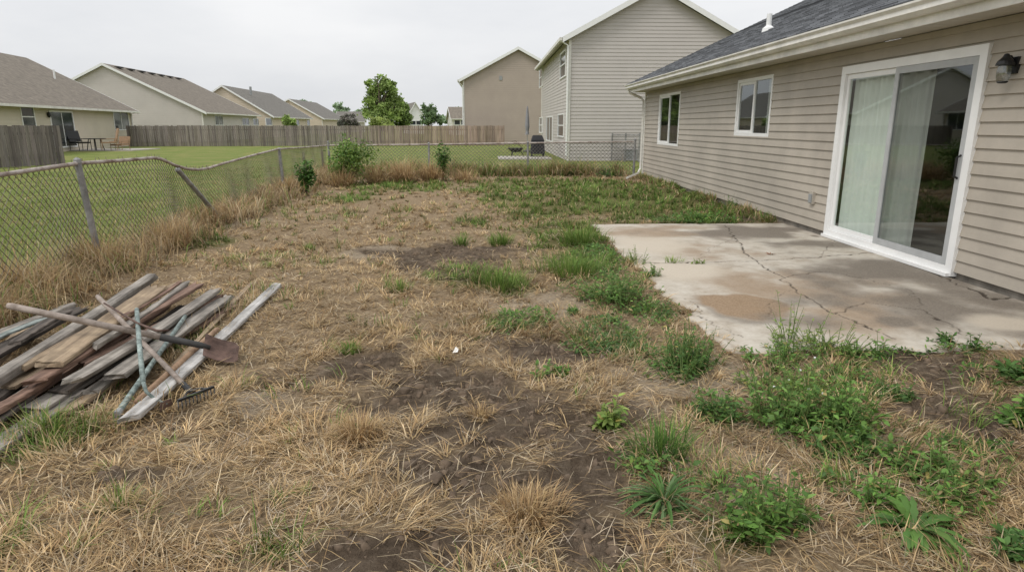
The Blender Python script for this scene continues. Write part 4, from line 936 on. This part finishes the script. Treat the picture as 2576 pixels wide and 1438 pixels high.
rosette('rosette_weed', 'large dark spiky weed rosette in front of the spiky grass clump', gp(1670, 1275), rad(1670, 1275, 250), 110, DARKG+[(.14, .22, .09)], .075, (.1, 1.25))
rosette('rosette_weed', 'dandelion rosette with toothed leaves at the lower right', gp(2300, 1335), rad(2300, 1335, 290), 72, WEED+DARKG, .17, (.1, .9))
rosette('rosette_weed', 'small flat rosette behind the largest bush near the front patio edge', gp(2130, 1010), rad(2130, 1010, 120), 26, WEED, .2, (.1, .9))
# shrub and climbers on the fence
def bush(name, label, cat, px, py, wp, hp, n, ls, pal):
    c = gp(px, py); m_ = mpp(px, py); Rr = wp*.5*m_; h = hp*m_; root = thing(name, label, cat, (c.x, c.y, gz1(c.x, c.y)))
    mb = MB()
    for k in range(12):
        a = random.uniform(0, 6.28); tp = c+Vector((math.cos(a)*Rr*.6, math.sin(a)*Rr*.6, h*random.uniform(.6, .95))); mb.tube([c, c.lerp(tp, .5)+Z*.05, tp], [.012, .008, .004], 4)
    mb.build('stem', MT['bark'], root)
    ncl = 34; cd = rng.normal(0, 1, (ncl, 3)); cd /= np.linalg.norm(cd, axis=1)[:, None]; cd *= rng.random((ncl, 1))**.45
    cc = np.array([c.x, c.y, h*.5])+cd*np.array([Rr*.9, Rr*.7, h*.48])*rng.uniform(.7, 1.15, (ncl, 1)); tn = rng.uniform(.6, 1.3, ncl)
    i = rng.integers(0, ncl, n); p = cc[i]+rng.normal(0, 1, (n, 3))*np.array([Rr*.2, Rr*.2, h*.10]); p[:, 2] = np.maximum(p[:, 2], .02)
    d = rng.normal(0, 1, (n, 3)); d[:, 2] *= .6; d /= np.linalg.norm(d, axis=1)[:, None]
    up = np.tile([0, 0, 1.], (n, 1))+rng.normal(0, .4, (n, 3)); L = ls*rng.uniform(.6, 1.3, n)
    co, cl = leaves(p, d, up, L, L*.45, pick(pal, n)*tn[i][:, None]); lo, st = replicate(n, 6, LP); npmesh('foliage', co, lo, st, cl.astype(np.float32), MT['leaf'], root)
bush('shrub', 'leafy green shrub growing through the back fence near its left corner', 'shrub', 885, 464, 120, 124, 3200, .085, WEED+YELG+GRN)
bush('climbing_plant', 'dark ivy clump on the left fence before the corner', 'climber', 772, 490, 50, 88, 800, .085, DARKG+WEED[:2])
bush('climbing_plant', 'dark ivy wrapped around the middle post of the back fence', 'climber', 1115, 456, 36, 90, 750, .085, DARKG+WEED[:1])
# ------------------------------------------------------------------ trees
def tree(name, label, px, t, blobs_, nl, ls, pal, cat='tree', group=None):
    b0 = bgp(px, 320, t); base = Vector((b0.x, b0.y, 0)); root = thing(name, label, cat, base, group); s = t/F
    mb = MB(); cen = []
    for (bx_, by2, rx, ry) in blobs_:
        q = bgp(bx_, by2, t); cen.append((np.array(q), np.array([rx*s, rx*s*.9, ry*s])))
    hi = max(c[0][2] for c in cen); r0 = max(.05, .022*hi)
    mb.tube([base-Z*.1, base+Z*hi*.4, base+Z*hi*.8+Vector((.1, 0, 0)), base+Z*hi*1.05], [r0, r0*.8, r0*.45, r0*.15], 8)
    for (c_, r_) in cen:
        for k in range(4):
            e = Vector(c_)+Vector((random.uniform(-.6, .6)*r_[0], random.uniform(-.6, .6)*r_[1], random.uniform(-.2, .6)*r_[2])); st_ = base+Z*max(.3, min(hi*.8, e.z*.55))
            mb.tube([st_, st_.lerp(e, .5)+Z*.1, e], [r0*.4, r0*.25, r0*.08], 5)
    mb.build('trunk', MT['bark'], root)
    vol = np.array([np.prod(r_)**.75 for _, r_ in cen]); vol /= vol.sum(); P_ = []; CL_ = []
    for (c_, r_), v_ in zip(cen, vol):
        n = int(nl*v_)+40; ncl = max(10, n//45)
        cd = rng.normal(0, 1, (ncl, 3)); cd /= np.linalg.norm(cd, axis=1)[:, None]; cd *= (rng.random((ncl, 1))**.4)*rng.uniform(.75, 1.12, (ncl, 1)); cc = c_+cd*r_
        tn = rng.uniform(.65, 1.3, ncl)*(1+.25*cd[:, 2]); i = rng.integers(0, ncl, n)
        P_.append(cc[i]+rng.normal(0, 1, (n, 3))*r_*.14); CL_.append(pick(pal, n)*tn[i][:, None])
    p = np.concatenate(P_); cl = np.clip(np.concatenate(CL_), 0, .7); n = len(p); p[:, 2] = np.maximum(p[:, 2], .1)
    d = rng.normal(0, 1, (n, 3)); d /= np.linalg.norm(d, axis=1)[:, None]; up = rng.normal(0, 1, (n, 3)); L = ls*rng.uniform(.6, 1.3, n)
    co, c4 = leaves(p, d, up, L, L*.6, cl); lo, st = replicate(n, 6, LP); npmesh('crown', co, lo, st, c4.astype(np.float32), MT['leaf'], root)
TG = [(.23, .33, .09), (.30, .40, .115), (.18, .265, .07), (.34, .43, .145)]
tree('tree', 'tall light green tree standing behind the long wooden fence', 955, 66, [(958, 222, 30, 24), (945, 245, 32, 22), (980, 240, 30, 24), (950, 270, 40, 28), (985, 272, 32, 26), (965, 298, 48, 24), (960, 203, 18, 11), (930, 214, 14, 12), (988, 214, 14, 12)], 8000, .27, TG)
tree('tree', 'rounder tree pressed against the right side of the tall tree', 1008, 68, [(1005, 275, 24, 20), (1010, 298, 28, 22), (1000, 260, 14, 12)], 3400, .27, [(.17, .255, .07), (.23, .32, .09)])
tree('bush', 'yellow-green rounded bush under the tall tree at the fence top', 955, 58, [(952, 308, 28, 14), (965, 316, 24, 14)], 2000, .2, [(.33, .42, .12), (.4, .46, .16)], cat='shrub')
tree('bush', 'purple-brown bush left of the tall tree', 878, 58, [(876, 303, 22, 14), (862, 312, 12, 10), (893, 310, 14, 12)], 1300, .2, [(.18, .17, .15), (.13, .15, .10), (.22, .19, .18)], cat='shrub')
tree('bush', 'round bush in front of the beige third bungalow', 722, 66, [(722, 304, 22, 13), (735, 312, 14, 10)], 1200, .22, TG, cat='shrub')
FAR = [(.29, .40, .23), (.35, .45, .28)]
tree('tree', 'distant tree above the third bungalow roof', 765, 170, [(758, 258, 16, 8), (772, 262, 14, 8), (765, 275, 18, 10)], 1500, .5, FAR)
tree('tree', 'distant round tree left of the tall tree', 855, 160, [(848, 271, 14, 10), (862, 272, 15, 11), (855, 285, 20, 12)], 1600, .5, FAR)
tree('tree', 'distant small tree between the round tree and the tall tree', 906, 165, [(906, 284, 14, 10), (895, 292, 12, 9)], 900, .5, FAR)
tree('tree', 'dark green distant tree right of the white gabled house', 1080, 110, [(1078, 275, 16, 16), (1090, 290, 18, 16), (1075, 300, 18, 16), (1105, 303, 12, 10)], 2400, .4, [(.18, .27, .13), (.22, .31, .15)])
tree('tree', 'distant tree at the left edge of the tan gable', 1140, 130, [(1140, 284, 16, 10), (1128, 300, 14, 10), (1152, 278, 10, 8), (1120, 303, 12, 9)], 1500, .45, FAR)
# ------------------------------------------------------------------ lumber pile
PS = .86
def board(nx_, ny_, nz0, fx_, fy_, fz0, w, h, mat, label, group='old boards in the lumber pile', roll=None, name='board'):
    a = gp(nx_, ny_, max(.035, nz0*PS)); b = gp(fx_, fy_, max(.035, fz0*PS)); d = (b-a); L = d.length; d.normalize()
    sd_ = Z.cross(d).normalized(); up = d.cross(sd_); h = h*.85
    if roll is None: roll = random.uniform(-.1, .1)
    rot = Matrix((d, sd_, up)).transposed().to_4x4() @ Matrix.Rotation(roll, 4, 'X')
    mb = MB(); ns = 15; ch = min(w, h)*.18; bow = random.uniform(-.016, .016); e0, e1 = random.uniform(-.03, .03), random.uniform(-.03, .03); rings = []
    sec = [(-w/2+ch, -h/2), (w/2-ch, -h/2), (w/2, -h/2+ch), (w/2, h/2-ch), (w/2-ch, h/2), (w*.3, h/2), (w*.12, h/2), (-w*.08, h/2), (-w*.28, h/2), (-w/2+ch, h/2), (-w/2, h/2-ch), (-w/2, -h/2+ch)]
    q = len(sec); split0 = [random.uniform(-.05, .02) for _ in sec]; split1 = [random.uniform(-.11, .04) for _ in sec]; tw = random.uniform(-.06, .06)
    for k in range(ns):
        t = k/(ns-1); x = t*L; bw = bow*math.sin(math.pi*t); pts = []
        for j, (yy, zz) in enumerate(sec):
            xx = x+((e0*yy/w*2+split0[j]*.5) if k == 0 else (e1*yy/w*2+split1[j]) if k == ns-1 else 0)
            pts.append(Vector((xx, yy+random.uniform(-.0035, .0035), zz+bw+tw*yy*(t-.5)*2+random.uniform(-.0026, .0026))))
        rings.append(mb.add(pts))
    for k in range(ns-1):
        for j in range(q): j2 = (j+1) % q; mb.f.append((rings[k]+j, rings[k]+j2, rings[k+1]+j2, rings[k+1]+j))
    mb.f.append(tuple(rings[0]+j for j in range(q))[::-1]); mb.f.append(tuple(rings[-1]+j for j in range(q)))
    o = mb.build(name, MT[mat], origin=(0, 0, 0)); o.matrix_world = Matrix.Translation(a) @ rot
    return tag(o, label, 'board', group)
BD = [
 (330, 1050, .07, 698, 716, .07, .085, .035, 'wood_white', 'long bleached white board lying alone on the grass right of the pile'),
 (395, 965, .05, 632, 713, .05, .035, .022, 'wood_brown', 'thin brown stake between the bleached board and the pile'),
 (85, 1030, .07, 480, 775, .07, .13, .03, 'wood_grey', 'grey-brown board low in the pile, its near end sticking out lowest'),
 (160, 1035, .04, 540, 775, .04, .11, .03, 'wood_brown', 'board on the ground beside the lowest grey-brown one'),
 (290, 945, .13, 566, 748, .12, .12, .035, 'wood_grey', 'grey board with square near end on the right flank of the pile'),
 (185, 955, .185, 543, 730, .185, .10, .035, 'wood_grey', 'grey board, second from the right in the top layer of the pile'),
 (210, 915, .165, 560, 742, .13, .05, .03, 'wood_red', 'narrow reddish strip between the two grey right boards'),
 (90, 958, .20, 502, 714, .22, .10, .03, 'wood_red', 'red-brown board under the wide brown plank'),
 (125, 915, .25, 400, 722, .26, .155, .04, 'wood_brown', 'wide light brown plank on top of the pile under the shovel handle'),
 (55, 925, .20, 460, 708, .215, .06, .04, 'wood_brown', 'brown batten beside the wide plank on its near left'),
 (-60, 985, .20, 385, 695, .25, .085, .075, 'wood_grey', 'thick grey beam on the left of the wide plank'),
 (-80, 1035, .10, 330, 760, .12, .15, .04, 'wood_dark', 'dark rotten board under the thick grey beam'),
 (-90, 1090, .05, 250, 850, .06, .16, .04, 'wood_dark', 'dark board at the bottom of the pile in front'),
 (-100, 935, .17, 200, 775, .15, .12, .03, 'wood_dark', 'blackened board at the far left of the pile'),
 (-110, 900, .21, 110, 803, .19, .06, .02, 'wood_teal', 'faded teal painted strip at the left edge of the pile'),
 (-90, 875, .12, 185, 765, .08, .10, .03, 'wood_grey', 'grey board at the back left of the pile'),
 (-60, 1150, .05, 190, 985, .05, .13, .03, 'wood_grey', 'grey board on the ground nearest to the lower left'),
 (-30, 1045, .14, 150, 935, .15, .06, .04, 'wood_red', 'short red offcut poking out in front of the dark boards'),
 (240, 870, .25, 470, 712, .245, .045, .04, 'wood_grey', 'narrow pale batten lying along the right edge of the wide plank'),
 (-50, 1015, .05, 300, 790, .05, .2, .04, 'wood_dark', 'dark broad board buried in the middle of the pile'),
 (150, 985, .09, 470, 770, .10, .13, .03, 'wood_dark', 'dark brown board buried under the grey right boards'),
 (20, 975, .13, 330, 790, .13, .10, .025, 'wood_brown', 'brown board wedged under the thick grey beam on its right'),
 (60, 1000, .10, 420, 770, .12, .07, .03, 'wood_red', 'reddish lath under the red-brown board'),
 (230, 985, .06, 575, 745, .05, .08, .025, 'wood_grey', 'thin grey lath low on the right flank of the pile'),
 (330, 905, .10, 590, 770, .05, .05, .025, 'wood_red', 'short reddish lath at the far right foot of the pile'),
 (-60, 960, .08, 60, 830, .10, .09, .03, 'wood_brown', 'short brown board at the left edge under the blackened one'),
 (-40, 1080, .09, 110, 965, .09, .08, .03, 'wood_dark', 'short dark offcut at the lower left of the pile'),
 (40, 860, .23, 170, 782, .21, .08, .025, 'wood_dark', 'dark splintered board behind the thick grey beam'),
 (300, 800, .275, 455, 708, .262, .03, .018, 'wood_red', 'thin red lath resting across the far ends of the plank and batten'),
 (20, 1010, .115, 190, 900, .19, .045, .02, 'wood_grey', 'thin grey splinter board tilted over the near left boards'),
]
for q in BD: board(*q)
# ------------------------------------------------------------------ tools on the pile
def sheet(mb, c0, c1, side, w0_, w1_, curl, nu=8, nv=8, thick=.004):
    c0 = Vector(c0); c1 = Vector(c1); d = (c1-c0).normalized(); up = side.cross(d).normalized()
    if up.z < 0: up = -up
    allidx = []
    for off in (0, thick):
        idx = []
        for i in range(nu+1):
            t = i/nu; wv = (w0_*(1-t)+w1_*t)*(1 if t < .8 else 1-.35*((t-.8)/.2)**2)
            row = []
            for j in range(nv+1):
                v = j/nv*2-1; row.append(mb.add([c0.lerp(c1, t)+side*(v*wv/2)+up*(curl*v*v-.02*math.sin(math.pi*t)+off)]))
            idx.append(row)
        for i in range(nu):
            for j in range(nv): mb.f.append((idx[i][j], idx[i][j+1], idx[i+1][j+1], idx[i+1][j]))
        allidx.append(idx)
    A, B = allidx
    for i in range(nu):
        for j in (0, nv): mb.f.append((A[i][j], A[i+1][j], B[i+1][j], B[i][j]))
    for j in range(nv):
        for i in (0, nu): mb.f.append((A[i][j], A[i][j+1], B[i][j+1], B[i][j]))
a = gp(18, 768, .46); b = gp(505, 868, .13); e = a+(b-a)*1.21; e.z = max(.045, e.z-.02)
T = thing('shovel', 'long-handled shovel with rusty blade lying across the lumber pile', 'shovel', (b.x, b.y, .05))
mb = MB(); mb.tube([a, a.lerp(b, .02), a.lerp(b, .8)], [.016, .02, .0195], 10); mb.build('handle', MT['handle_grey'], T, smooth=True)
mb = MB(); mb.tube([a.lerp(b, .78), b, b.lerp(e, .25)], [.0225, .02, .014], 10); mb.build('socket', MT['ashes'], T, smooth=True)
mb = MB(); dd = (e-b).normalized(); sd_ = dd.cross(Z).normalized(); sheet(mb, b.lerp(e, .08), e, (-sd_*.8+Z*.6).normalized(), .17, .165, .02); mb.build('blade', MT['rust'], T, smooth=True)
a = gp(245, 745, .33); b = gp(478, 983, .05)
T = thing('garden_rake', 'garden rake with worn wooden handle and black tined head before the pile', 'rake', (b.x, b.y, .02))
mb = MB(); mb.tube([a, a.lerp(b, .04), b], [.014, .017, .015], 10); mb.build('handle', MT['handle_grey'], T, smooth=True)
ra, rb = gp(447, 1008, .06), gp(538, 972, .06)
mb = MB(); mb.bar(ra, rb, .014, .014); mb.tube([a.lerp(b, .94), b+(b-a).normalized()*.03], .018, 8)
mb.tube([b, b.lerp(ra.lerp(rb, .15), .5)+Z*.01, ra.lerp(rb, .15)], .006, 6); mb.tube([b, b.lerp(ra.lerp(rb, .85), .5)+Z*.01, ra.lerp(rb, .85)], .006, 6); mb.build('head', MT['black_metal'], T)
for k in range(11):
    p = ra.lerp(rb, (k+.02)/10.04 if k else .003); mb = MB(); q = Vector((p.x+.012, p.y-.028, .012)); mb.tube([p, p.lerp(q, .6)+Vector((.004, -.006, .002)), q], [.004, .0035, .002], 5); mb.build('tine', MT['black_metal'], T)
T = thing('garden_hoe', 'chipped teal hoe with bent neck crossing the rake handle', 'hoe', tuple(gp(362, 975, .05)))
pts = [gp(344, 778, .33), gp(350, 860, .28), gp(360, 960, .16)]
mb = MB(); mb.tube(pts, .014, 10); mb.build('handle', MT['teal_paint'], T, smooth=True)
pts2 = [pts[2], gp(368, 985, .11), gp(390, 1003, .06), gp(420, 1016, .045)]
mb = MB(); mb.tube(pts2, [.011, .010, .008, .006], 8); mb.build('neck', MT['teal_paint'], T, smooth=True)
mb = MB(); q = pts2[-1]; mb.hexa([q+Vector(v) for v in ((-.02, -.04, -.02), (-.014, -.04, -.02), (.012, .04, -.02), (.004, .04, -.02), (-.02, -.03, .02), (-.016, -.03, .02), (.01, .03, .02), (.004, .03, .02))]); mb.build('blade', MT['rust'], T)
a, b = gp(466, 795, .15), gp(293, 1043, .05)
T = thing('painted_pole', 'straight pale teal pole leaning down the right flank of the pile', 'pole', (b.x, b.y, 0))
mb = MB(); mb.tube([a, a.lerp(b, .97)], [.014, .017], 10); mb.build('shaft', MT['teal_paint'], T, smooth=True); mb = MB(); mb.tube([a.lerp(b, .97), b], [.02, .02], 10); mb.build('end_cap', MT['grey_plastic'], T)
a, b = gp(548, 826, .08), gp(345, 1010, .07)
mb = MB(); mb.tube([a, a.lerp(b, .02), b], [.012, .018, .018], 10); o = mb.build('tool_handle', MT['handle_brown'], smooth=True); tag(o, 'loose brown wooden tool handle lying beside the bleached board', 'tool handle')
mb = MB(); mb.tube([gp(262, 762, .34), gp(300, 785, .33), gp(345, 812, .32), gp(395, 832, .30), gp(425, 830, .29)], [.006, .006, .007, .009, .006], 6); o = mb.build('iron_rod', MT['rust'], smooth=True); tag(o, 'thin bent rusty rod behind the crossing tool handles', 'rod')
# ------------------------------------------------------------------ small things
c = gp(1146, 893); mb = MB(); z = gz1(c.x, c.y)+.012
i = mb.add([c+Vector((-.02, -.012, z)), c+Vector((.016, -.02, z+.008)), c+Vector((.02, .014, z+.02)), c+Vector((-.012, .02, z+.006)), c+Vector((.0, .03, z+.03))]); mb.f += [(i, i+1, i+2, i+3), (i+3, i+2, i+4)]
tag(mb.build('litter_scrap', MT['paper']), 'small white scrap of litter on the dirt patch', 'litter')
c = gp(1938, 640, PZ); mb = MB(); i0 = mb.add([c+Z*.008])
for k in range(7):
    a = k*.9+.2; i = mb.add([c+Vector((math.cos(a)*.07, math.sin(a)*.07, .02)), c+Vector((math.cos(a+.5)*.03, math.sin(a+.5)*.03, .006))]); mb.f.append((i0, i, i+1))
tag(mb.build('dead_leaf', MT['dead_leaf']), 'curled brown leaf on the patio above the crack', 'leaf')
# neighbour's patio set at the cream house
def chair(label, pos, face, seat_h, mat, name='patio_chair', s=1.0, back=.5):
    T = thing(name, label, 'chair', pos); f = Vector((math.cos(face), math.sin(face), 0)); r_ = Vector((-f.y, f.x, 0)); p = Vector(pos)
    mb = MB(); mb.obox(p+Z*seat_h, f, r_, Z, .25*s, .26*s, .04); mb.build('seat', MT[mat], T)
    mb = MB(); q = p-f*.27*s+Z*(seat_h+.05); mb.obox(q+Z*back/2-f*.07, (Z-f*.25).normalized(), r_, (f+Z*.25).normalized(), back/2, .26*s, .03); mb.build('backrest', MT[mat], T)
    for sg in (-1, 1):
        mb = MB(); mb.bar(p-f*.28*s+r_*sg*.28*s+Z*(seat_h+.22), p+f*.24*s+r_*sg*.28*s+Z*(seat_h+.2), .05, .03); mb.build('armrest', MT[mat], T)
        for fr in (-.24, .24): mb = MB(); mb.tube([p+f*fr*s+r_*sg*.27*s, p+f*fr*s*.95+r_*sg*.27*s+Z*(seat_h+(.2 if fr > 0 else .22))], .02, 6); mb.build('leg', MT[mat], T)
q = lambda x, y: Vector((gp(x, y).x, gp(x, y).y, 0))
mb = MB(); c0 = q(250, 378); mb.box((c0.x-3.2, c0.y-1.6, -.05), (c0.x+2.8, c0.y+2.0, .05)); o = mb.build('paving', MT['concrete']); tag(o, kind='structure')
c1 = q(205, 380)+Z*.05; c2 = q(242, 380)+Z*.05; c3 = q(276, 380)+Z*.05; c4 = q(304, 379)+Z*.05
chair('black patio chair outside the cream bungalow, nearest its glass door', c1, R(-20), .45, 'black_metal', s=1.5, back=.65)
chair('high-backed tan patio chair outside the cream bungalow', c3, R(215), .45, 'tan_fabric', s=1.6, back=.8)
chair('low tan wooden lounge chair right of the high-backed tan chair', c4, R(-100), .3, 'tan_fabric', s=1.4, back=.45)
T = thing('patio_table', 'dark round patio table between the black chair and tan chair', 'table', c2); mb = MB(); mb.lathe(c2, [(0, .7), (.62, .7), (.62, .66), (0, .66)], 16); mb.build('tabletop', MT['black_metal'], T)
for k in range(4): mb = MB(); a = k*1.57+.6; mb.tube([c2+Vector((math.cos(a)*.45, math.sin(a)*.45, 0)), c2+Vector((math.cos(a)*.3, math.sin(a)*.3, .67))], .025, 6); mb.build('leg', MT['black_metal'], T)
# beside the grey house
pa = gp(1254, 402); pb = gp(1390, 402); mb = MB(); mb.box((pa.x, pa.y, -.05), (pb.x, pa.y+2.6, .05)); o = mb.build('paving', MT['concrete']); tag(o, kind='structure')
c = gp(1352, 396); c.z = .05; T = thing('barbecue_grill', 'barbecue under a black cover beside the grey house', 'grill', c)
mb = MB(); i = mb.add([c+Vector(v) for v in ((-.34, -.28, .12), (.34, -.28, .12), (.34, .28, .12), (-.34, .28, .12), (-.3, -.26, .78), (.3, -.26, .78), (.3, .26, .78), (-.3, .26, .78), (-.2, -.1, 1.0), (.2, -.1, 1.0), (.24, .2, .98), (-.24, .2, .98))])
for L0 in (0, 4):
    for k in range(4): k2 = (k+1) % 4; mb.f.append((i+L0+k, i+L0+k2, i+L0+4+k2, i+L0+4+k))
mb.f.append((i+8, i+9, i+10, i+11)); mb.build('cover', MT['black_cloth'], T)
for x in (-.28, .28):
    for y in (-.2, .2): mb = MB(); mb.tube([c+Vector((x, y, 0)), c+Vector((x, y, .12))], .03, 8); mb.build('leg', MT['black_metal'], T)
c = gp(1297, 393); c.z = .05; T = thing('fire_pit', 'low black fire pit bowl on the concrete pad left of the grill', 'fire pit', c)
mb = MB(); mb.lathe(c, [(0, .14), (.2, .16), (.36, .3), (.42, .34), (.40, .36), (.3, .28), (0, .22)], 16); mb.build('bowl', MT['ashes'], T)
for k in range(3): mb = MB(); a = k*2.09; mb.tube([c+Vector((math.cos(a)*.4, math.sin(a)*.4, 0)), c+Vector((math.cos(a)*.25, math.sin(a)*.25, .2))], .02, 6); mb.build('leg', MT['black_metal'], T)
mb = MB(); mb.tube([c+Vector((-.35, 0, .34)), c+Vector((-.3, .05, .62)), c+Vector((.0, .05, .7)), c+Vector((.35, 0, .34))], .014, 6); mb.build('handle', MT['rust'], T)
c = gp(1326, 384); c.z = .05; T = thing('patio_umbrella', 'closed grey patio umbrella standing left of the grey house', 'umbrella', c)
mb = MB(); mb.tube([c, c+Z*2.5], .022, 8); mb.build('pole', MT['grey_plastic'], T)
mb = MB(); mb.lathe(c, [(.02, 2.52), (.05, 2.4), (.10, 1.9), (.13, 1.4), (.09, 1.15), (.12, .95), (.03, .96)], 9); mb.build('canopy', MT['canvas'], T)
mb = MB(); mb.lathe(c, [(0, .1), (.05, .1), (.25, .05), (.26, 0)], 16); mb.build('base', MT['black_metal'], T)
c = gp(1583, 404); c.z = 0; T = thing('utility_box', 'grey utility cabinet behind the gate by the house corner', 'utility box', c)
mb = MB(); mb.box(c+Vector((-.28, -.2, 0)), c+Vector((.28, .2, .45))); mb.build('cabinet', MT['grey_plastic'], T); mb = MB(); mb.box(c+Vector((-.30, -.22, .452)), c+Vector((.30, .22, .5))); mb.build('lid', MT['grey_plastic'], T)
print('done')
